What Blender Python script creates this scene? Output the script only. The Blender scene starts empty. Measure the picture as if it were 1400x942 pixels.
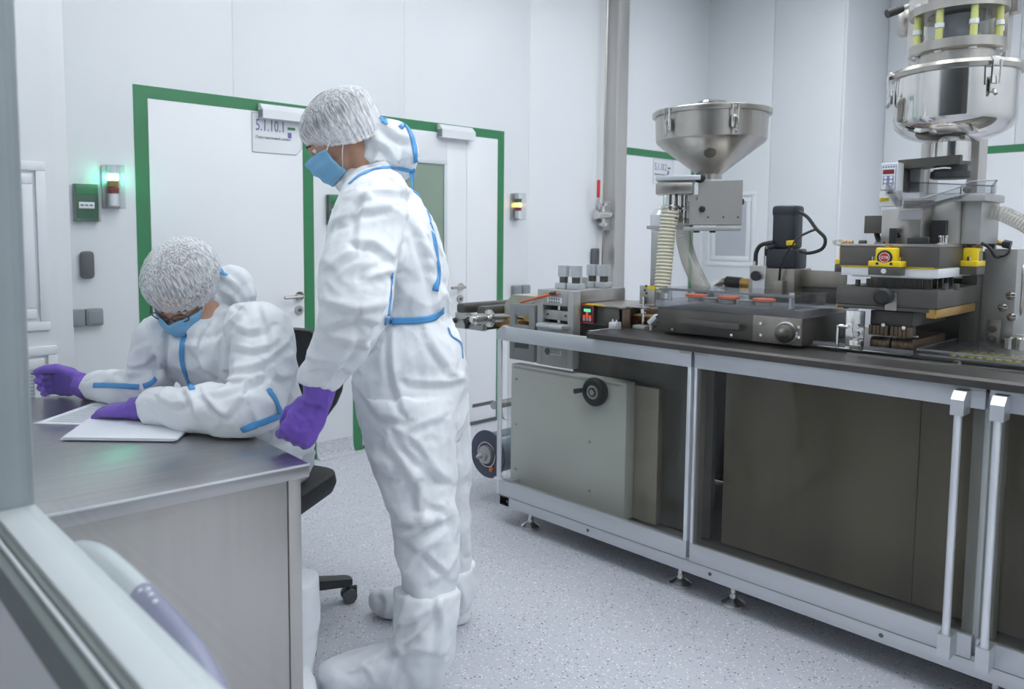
import bpy, bmesh, math, random
from mathutils import Vector, Matrix, noise
from mathutils.bvhtree import BVHTree

random.seed(7)
SC = bpy.context.scene
COL = SC.collection
PI = math.pi

# ------------------------------------------------------------------ camera, world, exposure
FPX, PPX, PPY, EYE = 1063.7, 612.1, 406.5, 1.33
YAW, PITCH, ROLL = -0.7245, 0.0803, -0.0028
def _rot():
    cp, sp = math.cos(PITCH), math.sin(PITCH)
    B = Matrix(((1, 0, 0), (0, -sp, cp), (0, -cp, -sp)))          # columns: right, down, forward
    Z = Matrix.Rotation(YAW, 3, 'Z')
    Rr = Matrix.Rotation(ROLL, 3, 'Z')
    return Z @ B @ Rr
RC = _rot()
EYEV = Vector((0, 0, EYE))
camd = bpy.data.cameras.new('camera')
cam = bpy.data.objects.new('camera', camd)
COL.objects.link(cam)
r_, d_, f_ = RC.col[0], RC.col[1], RC.col[2]
M3 = Matrix((r_, -d_, -f_)).transposed()
cam.matrix_world = Matrix.Translation(EYEV) @ M3.to_4x4()
camd.sensor_fit = 'HORIZONTAL'
camd.sensor_width = 36
camd.lens = FPX / 1400 * 36
camd.shift_x = (700 - PPX) / 1400
camd.shift_y = -(471 - PPY) / 1400
camd.clip_start = 0.02
camd.dof.use_dof = True
camd.dof.focus_distance = 2.7
camd.dof.aperture_fstop = 3.4
SC.camera = cam

w = bpy.data.worlds.new('world'); SC.world = w; w.use_nodes = True
w.node_tree.nodes['Background'].inputs[0].default_value = (0.8, 0.87, 1, 1)
w.node_tree.nodes['Background'].inputs[1].default_value = 0.3
SC.view_settings.view_transform = 'Standard'
SC.view_settings.look = 'None'
SC.view_settings.gamma = 1
SC.view_settings.exposure = 0.5
LAMP_POWER = 5.2          # emission of the ceiling panels

# a point of the photograph carried out to a real plane / depth
def ray(px, py):
    return RC @ Vector(((px - PPX) / FPX, (py - PPY) / FPX, 1))
def on(px, py, ax, val):
    d = ray(px, py); i = 'xyz'.index(ax)
    return EYEV + d * ((val - EYEV[i]) / d[i])
def V(px, py, s):
    return EYEV + ray(px, py) * s
def Q(px, py, x):
    p = on(px, py, 'x', x); return p.y, p.z

# ------------------------------------------------------------------ materials
MAT = {}
def nodes(m):
    m.use_nodes = True
    return m.node_tree.nodes, m.node_tree.links, m.node_tree.nodes['Principled BSDF']
def mat(name, col, rough=0.5, metal=0.0, var=0.04, vs=8.0, stretch=None, bump=0.0, bs=60.0, emit=None, es=0.0,
        trans=0.0, spec=0.5, coat=0.0, sub=0.0, rvar=0.0):
    m = bpy.data.materials.new(name); MAT[name] = m
    N, L, b = nodes(m)
    tc = N.new('ShaderNodeTexCoord'); mp = N.new('ShaderNodeMapping')
    L.new(tc.outputs['Object'], mp.inputs[0])
    if stretch: mp.inputs['Scale'].default_value = stretch
    nz = N.new('ShaderNodeTexNoise'); nz.inputs['Scale'].default_value = vs; nz.inputs['Detail'].default_value = 4
    L.new(mp.outputs[0], nz.inputs['Vector'])
    cr = N.new('ShaderNodeValToRGB')
    lo = [max(0, c * (1 - var * 2)) for c in col]; hi = [min(1, c * (1 + var * 2)) for c in col]
    cr.color_ramp.elements[0].position = .3; cr.color_ramp.elements[1].position = .7
    cr.color_ramp.elements[0].color = (*lo, 1); cr.color_ramp.elements[1].color = (*hi, 1)
    L.new(nz.outputs['Fac'], cr.inputs[0]); L.new(cr.outputs[0], b.inputs['Base Color'])
    b.inputs['Roughness'].default_value = rough; b.inputs['Metallic'].default_value = metal
    b.inputs['Specular IOR Level'].default_value = spec
    b.inputs['Coat Weight'].default_value = coat
    b.inputs['Transmission Weight'].default_value = trans
    if rvar:
        mr = N.new('ShaderNodeMapRange'); mr.inputs[3].default_value = max(.02, rough - rvar); mr.inputs[4].default_value = rough + rvar
        L.new(nz.outputs['Fac'], mr.inputs[0]); L.new(mr.outputs[0], b.inputs['Roughness'])
    if sub:
        b.inputs['Subsurface Weight'].default_value = sub; b.inputs['Subsurface Radius'].default_value = (.02, .02, .02)
    if bump:
        n2 = N.new('ShaderNodeTexNoise'); n2.inputs['Scale'].default_value = bs; n2.inputs['Detail'].default_value = 3
        L.new(mp.outputs[0], n2.inputs['Vector'])
        bp = N.new('ShaderNodeBump'); bp.inputs['Strength'].default_value = bump; bp.inputs['Distance'].default_value = .01
        L.new(n2.outputs['Fac'], bp.inputs['Height']); L.new(bp.outputs[0], b.inputs['Normal'])
    if emit:
        b.inputs['Emission Color'].default_value = (*emit, 1); b.inputs['Emission Strength'].default_value = es
    return m
def glassy(name, tint, refl=1.0, rough=0.0, ior=1.45, haze=0.0, hazecol=(.8, .8, .8), base=0.0):
    """clear sheet: transparent body with a fresnel surface reflection, optional dusty haze"""
    m = bpy.data.materials.new(name); MAT[name] = m; m.use_nodes = True
    N, L = m.node_tree.nodes, m.node_tree.links
    for n in list(N): N.remove(n)
    out = N.new('ShaderNodeOutputMaterial'); t = N.new('ShaderNodeBsdfTransparent'); g = N.new('ShaderNodeBsdfGlossy')
    t.inputs[0].default_value = (*tint, 1); g.inputs['Roughness'].default_value = rough
    fr = N.new('ShaderNodeFresnel'); fr.inputs[0].default_value = ior
    mu = N.new('ShaderNodeMath'); mu.operation = 'MULTIPLY_ADD'; mu.inputs[1].default_value = refl; mu.inputs[2].default_value = base
    L.new(fr.outputs[0], mu.inputs[0])
    geo = N.new('ShaderNodeNewGeometry'); inv = N.new('ShaderNodeMath'); inv.operation = 'SUBTRACT'; inv.inputs[0].default_value = 1; L.new(geo.outputs['Backfacing'], inv.inputs[1])
    mb_ = N.new('ShaderNodeMath'); mb_.operation = 'MULTIPLY'; L.new(mu.outputs[0], mb_.inputs[0]); L.new(inv.outputs[0], mb_.inputs[1])
    mx = N.new('ShaderNodeMixShader'); L.new(mb_.outputs[0], mx.inputs[0])
    src = t.outputs[0]
    if haze:
        df = N.new('ShaderNodeBsdfDiffuse'); df.inputs[0].default_value = (*hazecol, 1)
        tl = N.new('ShaderNodeBsdfTranslucent'); tl.inputs[0].default_value = (*hazecol, 1)
        ad = N.new('ShaderNodeMixShader'); ad.inputs[0].default_value = .5
        L.new(df.outputs[0], ad.inputs[1]); L.new(tl.outputs[0], ad.inputs[2])
        m2 = N.new('ShaderNodeMixShader'); m2.inputs[0].default_value = haze
        L.new(t.outputs[0], m2.inputs[1]); L.new(ad.outputs[0], m2.inputs[2]); src = m2.outputs[0]
    L.new(src, mx.inputs[1]); L.new(g.outputs[0], mx.inputs[2]); L.new(mx.outputs[0], out.inputs[0])
    return m

mat('wall_white', (.785, .805, .83), .38, var=.008, vs=1.5, spec=.4)
mat('wall_cool', (.745, .77, .795), .4, var=.008, vs=1.5, spec=.4)
mat('door_white', (.83, .84, .87), .32, var=.006, vs=2)
mat('ceiling_white', (.85, .87, .88), .6)
mat('green_tape', (.035, .21, .085), .4, var=.03)
mat('aluminium', (.62, .64, .67), .42, .75, var=.02, vs=20, stretch=(1, .05, 1))
mat('aluminium_bright', (.8, .82, .86), .3, .6, var=.02)
mat('frame_white', (.66, .71, .73), .4, .1, var=.01)
mat('frame_grey', (.19, .22, .215), .5, var=.03)
mat('frame_bluegrey', (.42, .47, .49), .5, var=.02)
mat('steel', (.47, .445, .41), .3, 1, var=.05, vs=30, stretch=(1, 1, .04), bump=.04, bs=120, rvar=.06)
mat('steel_horizontal', (.46, .435, .40), .32, 1, var=.05, vs=40, stretch=(.03, .03, 1), bump=.03, bs=140, rvar=.06)
mat('steel_table', (.52, .515, .51), .3, 1, var=.04, vs=40, stretch=(.05, 1, 1), bump=.03, bs=150, rvar=.05)
mat('steel_panel', (.56, .54, .515), .36, .7, var=.02, vs=30, stretch=(1, 1, .05))
_b = MAT['steel_table'].node_tree.nodes['Principled BSDF']; _b.inputs['Anisotropic'].default_value = .8
_c = MAT['steel_table'].node_tree.nodes.new('ShaderNodeCombineXYZ'); _c.inputs[0].default_value = 1
MAT['steel_table'].node_tree.links.new(_c.outputs[0], _b.inputs['Tangent'])
mat('steel_polished', (.68, .665, .64), .09, 1, var=.04, vs=10)
mat('steel_matte', (.47, .47, .46), .45, .7, var=.04, vs=12)
mat('steel_brown', (.31, .285, .25), .38, .75, var=.05, vs=30, stretch=(1, 1, .05))
mat('steel_dark', (.12, .115, .105), .38, .7, var=.08, vs=12)
mat('gunmetal', (.115, .107, .097), .42, .5, var=.1, vs=10)
mat('worktop_dark', (.055, .05, .047), .36, .3, var=.12, vs=6, rvar=.05)
mat('interior_dark', (.13, .125, .115), .45, .25, var=.12, vs=9, stretch=(1, 1, .08))
mat('interior_brown', (.42, .385, .325), .45, .3, var=.10, vs=7, stretch=(1, 1.4, .08))
mat('beige_paint', (.66, .67, .635), .42, var=.015)
mat('beige_dark', (.42, .43, .37), .45, var=.02)
mat('grey_paint', (.28, .29, .30), .45, .2, var=.03)
mat('black_plastic', (.018, .019, .021), .42, var=.1)
mat('motor_black', (.03, .033, .042), .4, .3, var=.1)
mat('chair_black', (.02, .021, .023), .65, var=.15, vs=40, bump=.2, bs=400)
mat('dark_grey', (.10, .105, .115), .5, var=.05)
mat('switch_grey', (.24, .265, .285), .5, var=.03)
mat('white_plastic', (.78, .80, .83), .35, var=.01)
mat('yellow_paint', (.85, .63, .01), .4, var=.03)
mat('red_plastic', (.55, .03, .025), .35, var=.05)
mat('orange_tube', (.72, .13, .035), .35, var=.08)
mat('brass', (.55, .33, .1), .35, .8, var=.05)
mat('wood_brown', (.33, .2, .08), .5, var=.2, vs=20)
mat('brown_block', (.17, .115, .075), .4, .5, var=.12, vs=30, stretch=(1, 1, .2))
mat('cream_rib', (.80, .77, .62), .4, var=.02)
mat('blue_tape', (.085, .35, .72), .5, var=.04)
mat('mask_blue', (.22, .50, .76), .75, var=.05, vs=30, bump=.1, bs=200)
mat('loop_white', (.85, .85, .85), .7)
mat('skin', (.56, .31, .21), .5, var=.10, vs=14, sub=.12, bump=.05, bs=90)
mat('hair', (.075, .06, .05), .6, var=.3, vs=60, stretch=(1, .3, 1))
mat('paper', (.84, .86, .92), .7, var=.004)
mat('ink', (.05, .06, .12), .8)
mat('sign_purple', (.16, .14, .36), .6)
mat('sign_black', (.04, .04, .05), .6)
mat('film_blue', (.055, .065, .11), .3, var=.08)
mat('film_side', (.22, .27, .33), .2, .2, var=.05)
mat('lilac_plastic', (.27, .28, .40), .25, var=.02)
mat('shell_white', (.62, .68, .70), .2, var=.02, coat=.3)
mat('screen_blue', (.16, .2, .42), .4)
mat('screen_red', (.2, .01, .015), .3)
mat('lcd_green', (.1, .6, .3), .4, emit=(.1, .8, .35), es=.8)
mat('key_red', (.6, .05, .03), .4, emit=(1, .12, .06), es=.35)
mat('lamp_green', (.1, .9, .5), .3, emit=(.12, 1, .55), es=30)
mat('lamp_green_off', (.03, .14, .07), .25)
mat('lamp_amber', (.9, .5, .05), .3, emit=(1, .55, .1), es=5)
mat('lamp_amber_off', (.32, .19, .04), .3)
mat('lamp_red_off', (.22, .03, .03), .3)
mat('ceiling_lamp', (.9, .9, .9), .5, emit=(.985, .99, 1), es=LAMP_POWER)
mat('opener_green', (.05, .13, .08), .25, var=.05)
glassy('window_glass', (.95, .96, .965), .22, ior=1.5)
glassy('door_glass', (.90, .95, .93), .8, ior=1.5)
glassy('machine_glass', (.92, .925, .91), .75, ior=1.5)
glassy('smoked_glass', (.72, .71, .68), .75, ior=1.5, rough=.02)
glassy('clear_acrylic', (.93, .94, .95), 1.0, ior=1.5, rough=.04, haze=.035, hazecol=(.75, .77, .8))
glassy('acrylic_edge', (.72, .72, .75), 1.0, ior=1.5, rough=.12, haze=.28, hazecol=(.70, .71, .75))
glassy('brown_acrylic', (.55, .36, .2), .9, ior=1.5, rough=.03, haze=.1, hazecol=(.25, .13, .05))
glassy('hose_clear', (.90, .89, .86), 1.0, rough=.1, haze=.28, hazecol=(.70, .69, .66))
glassy('hose_cream', (.95, .93, .82), .5, rough=.3, haze=.75, hazecol=(.83, .80, .68))

# cleanroom vinyl: pale grey with dark and white chips
def floor_mat(name, k=1.0):
    m = bpy.data.materials.new(name); MAT[name] = m
    N, L, b = nodes(m)
    tc = N.new('ShaderNodeTexCoord')
    base = N.new('ShaderNodeRGB'); base.outputs[0].default_value = (.58 * k, .592 * k, .645 * k, 1)
    last = base.outputs[0]
    for sc, thr, col, seed in ((70, .17, (.13, .13, .16), 0), (110, .22, (.42, .42, .49), 3), (95, .22, (.92, .93, .95), 7), (190, .26, (.56, .57, .63), 9)):
        mp = N.new('ShaderNodeMapping'); mp.inputs['Location'].default_value = (seed, seed * 2, 0); L.new(tc.outputs['Object'], mp.inputs[0])
        vo = N.new('ShaderNodeTexVoronoi'); vo.inputs['Scale'].default_value = sc; L.new(mp.outputs[0], vo.inputs['Vector'])
        lt = N.new('ShaderNodeMath'); lt.operation = 'LESS_THAN'; lt.inputs[1].default_value = thr * 1.25; L.new(vo.outputs['Distance'], lt.inputs[0])
        sp = N.new('ShaderNodeSeparateColor'); L.new(vo.outputs['Color'], sp.inputs[0])
        g = N.new('ShaderNodeMath'); g.operation = 'GREATER_THAN'; g.inputs[1].default_value = .55; L.new(sp.outputs[0], g.inputs[0])
        mu = N.new('ShaderNodeMath'); mu.operation = 'MULTIPLY'; L.new(lt.outputs[0], mu.inputs[0]); L.new(g.outputs[0], mu.inputs[1])
        mx = N.new('ShaderNodeMixRGB'); L.new(mu.outputs[0], mx.inputs[0]); L.new(last, mx.inputs[1]); mx.inputs[2].default_value = (*col, 1); last = mx.outputs[0]
    L.new(last, b.inputs['Base Color']); b.inputs['Roughness'].default_value = .45; b.inputs['Specular IOR Level'].default_value = .35
    return m
floor_mat('floor_vinyl'); floor_mat('cove_vinyl', .92)

# suit fabric: spun white film with fine crumple
def suit_mat(name, col):
    m = bpy.data.materials.new(name); MAT[name] = m
    N, L, b = nodes(m)
    tc = N.new('ShaderNodeTexCoord')
    b.inputs['Base Color'].default_value = (*col, 1); b.inputs['Roughness'].default_value = .62
    b.inputs['Sheen Weight'].default_value = .1
    b.inputs['Subsurface Weight'].default_value = .1; b.inputs['Subsurface Radius'].default_value = (.01, .01, .012)
    v = N.new('ShaderNodeTexVoronoi'); v.feature = 'SMOOTH_F1'; v.inputs['Scale'].default_value = 9; v.inputs['Smoothness'].default_value = .25
    n1 = N.new('ShaderNodeTexNoise'); n1.inputs['Scale'].default_value = 9; n1.inputs['Detail'].default_value = 3; n1.inputs['Distortion'].default_value = .2
    mx = N.new('ShaderNodeMixRGB'); mx.inputs[0].default_value = .12
    L.new(tc.outputs['Object'], n1.inputs['Vector']); L.new(tc.outputs['Object'], mx.inputs[1]); L.new(n1.outputs['Color'], mx.inputs[2])
    L.new(mx.outputs[0], v.inputs['Vector'])
    n2 = N.new('ShaderNodeTexNoise'); n2.inputs['Scale'].default_value = 45; n2.inputs['Detail'].default_value = 4; L.new(tc.outputs['Object'], n2.inputs['Vector'])
    ma = N.new('ShaderNodeMath'); ma.operation = 'MULTIPLY_ADD'; ma.inputs[1].default_value = .05; L.new(n2.outputs['Fac'], ma.inputs[0]); L.new(v.outputs['Distance'], ma.inputs[2])
    bp = N.new('ShaderNodeBump'); bp.inputs['Strength'].default_value = .35; bp.inputs['Distance'].default_value = .02
    L.new(ma.outputs[0], bp.inputs['Height']); L.new(bp.outputs[0], b.inputs['Normal'])
    return m
suit_mat('suit_white', (.84, .87, .91))
suit_mat('glove_purple', (.165, .075, .50)); 
MAT['glove_purple'].node_tree.nodes['Principled BSDF'].inputs['Roughness'].default_value = .48
MAT['glove_purple'].node_tree.nodes['Principled BSDF'].inputs['Subsurface Weight'].default_value = 0

# bouffant cap: thin white web over hair, crinkled into fine running lines
def cap_mat():
    m = bpy.data.materials.new('cap_web'); MAT['cap_web'] = m; m.use_nodes = True
    N, L = m.node_tree.nodes, m.node_tree.links
    b = N['Principled BSDF']; out = N['Material Output']
    b.inputs['Base Color'].default_value = (.84, .85, .88, 1); b.inputs['Roughness'].default_value = .8
    tc = N.new('ShaderNodeTexCoord')
    d = Vector((.36, -.30, -.88)).normalized(); e1 = d.orthogonal().normalized(); e2 = d.cross(e1)
    mp = N.new('ShaderNodeCombineXYZ')
    for k, (ax, sc) in enumerate(((d, 26), (e1, 210), (e2, 210))):
        dp = N.new('ShaderNodeVectorMath'); dp.operation = 'DOT_PRODUCT'; dp.inputs[1].default_value = ax * sc
        L.new(tc.outputs['Object'], dp.inputs[0]); L.new(dp.outputs['Value'], mp.inputs[k])
    nz = N.new('ShaderNodeTexNoise'); nz.inputs['Scale'].default_value = 1; nz.inputs['Detail'].default_value = 2; nz.inputs['Distortion'].default_value = .25
    L.new(mp.outputs[0], nz.inputs['Vector'])
    cr = N.new('ShaderNodeMapRange'); cr.inputs[1].default_value = .36; cr.inputs[2].default_value = .64; cr.inputs[3].default_value = .30; cr.inputs[4].default_value = .82
    L.new(nz.outputs['Fac'], cr.inputs[0])
    lw = N.new('ShaderNodeSeparateXYZ'); L.new(tc.outputs['UV'], lw.inputs[0])       # the gathered edge is layered and denser
    rim = N.new('ShaderNodeMapRange'); rim.inputs[1].default_value = .72; rim.inputs[2].default_value = .95; rim.inputs[3].default_value = 0; rim.inputs[4].default_value = .4
    L.new(lw.outputs['Y'], rim.inputs[0])
    ad = N.new('ShaderNodeMath'); ad.operation = 'ADD'; ad.use_clamp = True; L.new(cr.outputs[0], ad.inputs[0]); L.new(rim.outputs[0], ad.inputs[1])
    t = N.new('ShaderNodeBsdfTransparent'); mx = N.new('ShaderNodeMixShader')
    L.new(ad.outputs[0], mx.inputs[0]); L.new(t.outputs[0], mx.inputs[1]); L.new(b.outputs[0], mx.inputs[2])
    bp = N.new('ShaderNodeBump'); bp.inputs['Strength'].default_value = .4; bp.inputs['Distance'].default_value = .004
    L.new(nz.outputs['Fac'], bp.inputs['Height']); L.new(bp.outputs[0], b.inputs['Normal'])
    L.new(mx.outputs[0], out.inputs[0])
cap_mat()

# ------------------------------------------------------------------ mesh helpers
OFF = {}
class MB:
    def __init__(s): s.v = []; s.f = []; s.uv = None
    def add(s, vs, fs):
        o = len(s.v); s.v += [Vector(p) for p in vs]; s.f += [tuple(i + o for i in f) for f in fs]; return s
    def box(s, x0, x1, y0, y1, z0, z1, bev=0.0):
        if x0 > x1: x0, x1 = x1, x0
        if y0 > y1: y0, y1 = y1, y0
        if z0 > z1: z0, z1 = z1, z0
        if not bev:
            vs = [(x, y, z) for x in (x0, x1) for y in (y0, y1) for z in (z0, z1)]
            return s.add(vs, [(0, 1, 3, 2), (4, 6, 7, 5), (0, 4, 5, 1), (2, 3, 7, 6), (0, 2, 6, 4), (1, 5, 7, 3)])
        bev = min(bev, .45 * min(x1 - x0, y1 - y0, z1 - z0))
        bm = bmesh.new(); bmesh.ops.create_cube(bm, size=1)
        for v in bm.verts:
            v.co = Vector(((x0 + x1) / 2 + v.co.x * (x1 - x0), (y0 + y1) / 2 + v.co.y * (y1 - y0), (z0 + z1) / 2 + v.co.z * (z1 - z0)))
        bmesh.ops.bevel(bm, geom=bm.edges[:], offset=bev, segments=2, affect='EDGES', profile=.5)
        return s.frombm(bm)
    def frombm(s, bm):
        bm.verts.index_update()
        s.add([v.co.copy() for v in bm.verts], [[v.index for v in f.verts] for f in bm.faces]); bm.free(); return s
    def obox(s, c, ux, uy, uz, sx, sy, sz, bev=0):
        t = MB().box(-sx / 2, sx / 2, -sy / 2, sy / 2, -sz / 2, sz / 2, bev); c = Vector(c)
        return s.add([c + ux * p.x + uy * p.y + uz * p.z for p in t.v], t.f)
    def tube(s, pts, r, seg=10, cap=True, ry=None):
        pts = [Vector(p) for p in pts]; n = len(pts)
        rs = [r] * n if not hasattr(r, '__len__') else list(r)
        o = len(s.v); up = None
        for i, p in enumerate(pts):
            t = (pts[min(i + 1, n - 1)] - pts[max(i - 1, 0)]).normalized()
            if up is None:
                up = Vector((0, 0, 1)) if abs(t.z) < .9 else Vector((1, 0, 0))
            up = (up - t * up.dot(t)).normalized(); side = t.cross(up)
            for k in range(seg):
                a = 2 * PI * k / seg
                s.v.append(p + side * math.cos(a) * rs[i] + up * math.sin(a) * rs[i] * (ry or 1))
        for i in range(n - 1):
            for k in range(seg):
                a, b = o + i * seg + k, o + i * seg + (k + 1) % seg
                s.f.append((a, b, b + seg, a + seg))
        if cap:
            s.f.append(tuple(o + k for k in reversed(range(seg)))); s.f.append(tuple(o + (n - 1) * seg + k for k in range(seg)))
        return s
    def cyl(s, p0, p1, r0, r1=None, seg=20):
        return s.tube([p0, p1], [r0, r0 if r1 is None else r1], seg)
    def lathe(s, c, axis, prof, seg=48, cap=True):
        c = Vector(c); a = Vector(axis).normalized()
        u = a.orthogonal().normalized(); w_ = a.cross(u); o = len(s.v); n = len(prof)
        for r, h in prof:
            for k in range(seg):
                t = 2 * PI * k / seg
                s.v.append(c + a * h + u * math.cos(t) * r + w_ * math.sin(t) * r)
        for i in range(n - 1):
            for k in range(seg):
                p, q = o + i * seg + k, o + i * seg + (k + 1) % seg
                s.f.append((p, q, q + seg, p + seg))
        if cap:
            s.f.append(tuple(o + k for k in reversed(range(seg)))); s.f.append(tuple(o + (n - 1) * seg + k for k in range(seg)))
        return s
    def rings(s, rings, cap=True):
        """list of equal-length closed rings of points"""
        o = len(s.v); m = len(rings[0])
        for r in rings: s.v += [Vector(p) for p in r]
        for i in range(len(rings) - 1):
            for k in range(m):
                a, b = o + i * m + k, o + i * m + (k + 1) % m
                s.f.append((a, b, b + m, a + m))
        if cap:
            s.f.append(tuple(o + k for k in reversed(range(m)))); s.f.append(tuple(o + (len(rings) - 1) * m + k for k in range(m)))
        return s
    def ell(s, c, rx, ry, rz, M=None, seg=20, rg=12):
        c = Vector(c); rr = []
        for i in range(1, rg):
            t = PI * i / rg
            ring = []
            for k in range(seg):
                a = 2 * PI * k / seg
                p = Vector((rx * math.sin(t) * math.cos(a), ry * math.sin(t) * math.sin(a), -rz * math.cos(t)))
                ring.append(c + ((M @ p) if M else p))
            rr.append(ring)
        return s.rings(rr)
    def prism(s, poly, d):
        """closed 3-D polygon extruded along vector d"""
        poly = [Vector(p) for p in poly]; d = Vector(d); n = len(poly)
        fs = [tuple(reversed(range(n))), tuple(range(n, 2 * n))] + [(i, (i + 1) % n, (i + 1) % n + n, i + n) for i in range(n)]
        return s.add(poly + [p + d for p in poly], fs)
    def grid(s, rows, closed=False):
        o = len(s.v); m = len(rows[0])
        for r in rows: s.v += [Vector(p) for p in r]
        for i in range(len(rows) - 1):
            for k in range(m if closed else m - 1):
                a, b = o + i * m + k, o + i * m + (k + 1) % m
                s.f.append((a, b, b + m, a + m))
        return s
    def mesh(s, name, off=Vector((0, 0, 0)), smooth=30):
        me = bpy.data.meshes.new(name)
        me.from_pydata([p - off for p in s.v], [], s.f); me.validate()
        bm = bmesh.new(); bm.from_mesh(me); bmesh.ops.recalc_face_normals(bm, faces=bm.faces); bm.to_mesh(me); bm.free()
        if smooth:
            me.polygons.foreach_set('use_smooth', [True] * len(me.polygons)); me.set_sharp_from_angle(angle=math.radians(smooth))
        return me
    def build(s, name, m, parent=None, label=None, cat=None, group=None, kind=None, loc=None, smooth=30, local=False):
        off = Vector((0, 0, 0))
        if parent is not None: off = Vector((0, 0, 0)) if local else OFF[parent.name]
        elif loc is not None: off = Vector(loc)
        o = bpy.data.objects.new(name, s.mesh(name, off, smooth)); COL.objects.link(o)
        o.data.materials.append(MAT[m])
        if parent is not None: o.parent = parent
        else: o.location = off
        OFF[o.name] = off
        return tag(o, label, cat, group, kind)
def tag(o, label=None, cat=None, group=None, kind=None):
    if label: o['label'] = label
    if cat: o['category'] = cat
    if group: o['group'] = group
    if kind: o['kind'] = kind
    return o
def thing(name, loc, label, cat, group=None, rz=0):
    o = bpy.data.objects.new(name, None); COL.objects.link(o); o.location = loc; o.rotation_euler = (0, 0, rz)
    o.empty_display_size = .1; OFF[o.name] = Vector(loc)
    return tag(o, label, cat, group)
def struct(name, mb, m, smooth=30, parent=None):
    return mb.build(name, m, parent, kind=None if parent else 'structure', smooth=smooth)
def piece(name, me, parent, m=None):
    o = bpy.data.objects.new(name, me); COL.objects.link(o); o.parent = parent; OFF[o.name] = OFF[parent.name]
    return o
def text(name, body, size, m, parent, P, right, up, depth=.0006, align='LEFT', sx=1.0):
    """flat lettering built as mesh; P is the lower left (or centre) in world space"""
    cu = bpy.data.curves.new(name, 'FONT'); cu.body = body; cu.size = size; cu.align_x = align; cu.extrude = depth; cu.resolution_u = 2
    t = bpy.data.objects.new(name, cu); COL.objects.link(t)
    bpy.context.view_layer.update()
    me = bpy.data.meshes.new_from_object(t.evaluated_get(bpy.context.evaluated_depsgraph_get()))
    bpy.data.objects.remove(t)
    right = Vector(right).normalized(); up = Vector(up).normalized(); n = right.cross(up)
    off = OFF[parent.name]; P = Vector(P)
    for v in me.vertices:
        v.co = P + right * v.co.x * sx + up * v.co.y + n * v.co.z - off
    me.materials.clear(); me.materials.append(MAT[m])
    o = bpy.data.objects.new(name, me); COL.objects.link(o); o.parent = parent; OFF[o.name] = off
    return o
def bez(pts, n=8):
    """Catmull-Rom through points"""
    P = [Vector(p) for p in pts]; P = [P[0] * 2 - P[1]] + P + [P[-1] * 2 - P[-2]]; out = []
    for i in range(1, len(P) - 2):
        a, b, c, d = P[i - 1:i + 3]
        for k in range(n):
            t = k / n
            out.append(.5 * (2 * b + (c - a) * t + (2 * a - 5 * b + 4 * c - d) * t * t + (3 * b - a - 3 * c + d) * t ** 3))
    return out + [P[-2]]
def fbox(mb, x, depth, lt, rb, bev=.002):
    """box whose front face lies in the plane x, spanning two points of the photograph"""
    y0, z0 = Q(*lt, x); y1, z1 = Q(*rb, x)
    mb.box(x, x + depth, y1, y0, z1, z0, bev); return (y1, y0, z1, z0)

# ------------------------------------------------------------------ room shell
YA = 3.90; XC = 6.62; XD = 7.5; CEIL = 3.55; YS = -1.6; XW = .30
struct('floor', MB().box(-1.7, 8, YS - .1, 4.2, -.1, 0), 'floor_vinyl')
ceil = struct('ceiling', MB().box(-1.7, 8, YS - .1, 4.2, CEIL + .02, CEIL + .15), 'ceiling_white')
# back wall: backing and panels, each panel a part
wb = struct('wall_back', MB().box(.2, 8, YA + .012, YA + .15, 0, CEIL + .02), 'wall_white')
seams = [.30, .775, 1.93, 3.085, 4.237, 5.40, XC]
for a, b in zip(seams[:-1], seams[1:]):
    MB().box(a + .0004, b - .0004, YA, YA + .012, .02, CEIL, .0015).build('wall_panel', 'wall_white', wb)
# right: return-air shaft and wall beyond it
ws = struct('wall_shaft_right', MB().box(XC + .012, 8, 2.675, YA, 0, CEIL + .02), 'wall_cool')
for a, b in ((2.667, 3.26), (3.263, YA - .001)):
    MB().box(XC, XC + .012, a, b, .02, CEIL, .0015).build('wall_panel', 'wall_cool', ws)
MB().box(XC + .001, XD, 2.665, 2.675, .02, CEIL, .0015).build('wall_panel', 'wall_white', ws)
for i in range(8): pass
MB().tube([(XC - .004, YA - .004, .03), (XC - .004, YA - .004, CEIL)], .006, 8).build('corner_bead', 'wall_white', ws)
MB().tube([(XC + .004, 2.669, 0), (XC + .004, 2.669, CEIL)], .012, 10).build('corner_bead', 'wall_white', ws)
wr = struct('wall_right', MB().box(XD + .012, XD + .15, YS, 2.665, 0, CEIL + .02), 'wall_cool')
for a, b in ((YS, -.6), (-.597, .55), (.553, 1.7), (1.703, 2.664)):
    MB().box(XD, XD + .012, a, b, .02, CEIL, .0015).build('wall_panel', 'wall_white', wr)
struct('wall_front', MB().box(-1.7, 8, YS - .12, YS, 0, CEIL + .02), 'wall_white')
# left: return-air shaft
wl = struct('wall_shaft_left', MB().box(XW, .92, 3.31, YA, 0, CEIL + .02), 'wall_cool')
MB().box(XW, .927, 3.30, 3.312, .02, CEIL, .002).build('wall_panel', 'wall_white', wl)
MB().box(.917, .929, 3.312, YA - .001, .02, CEIL, .002).build('wall_panel', 'wall_white', wl)
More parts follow.
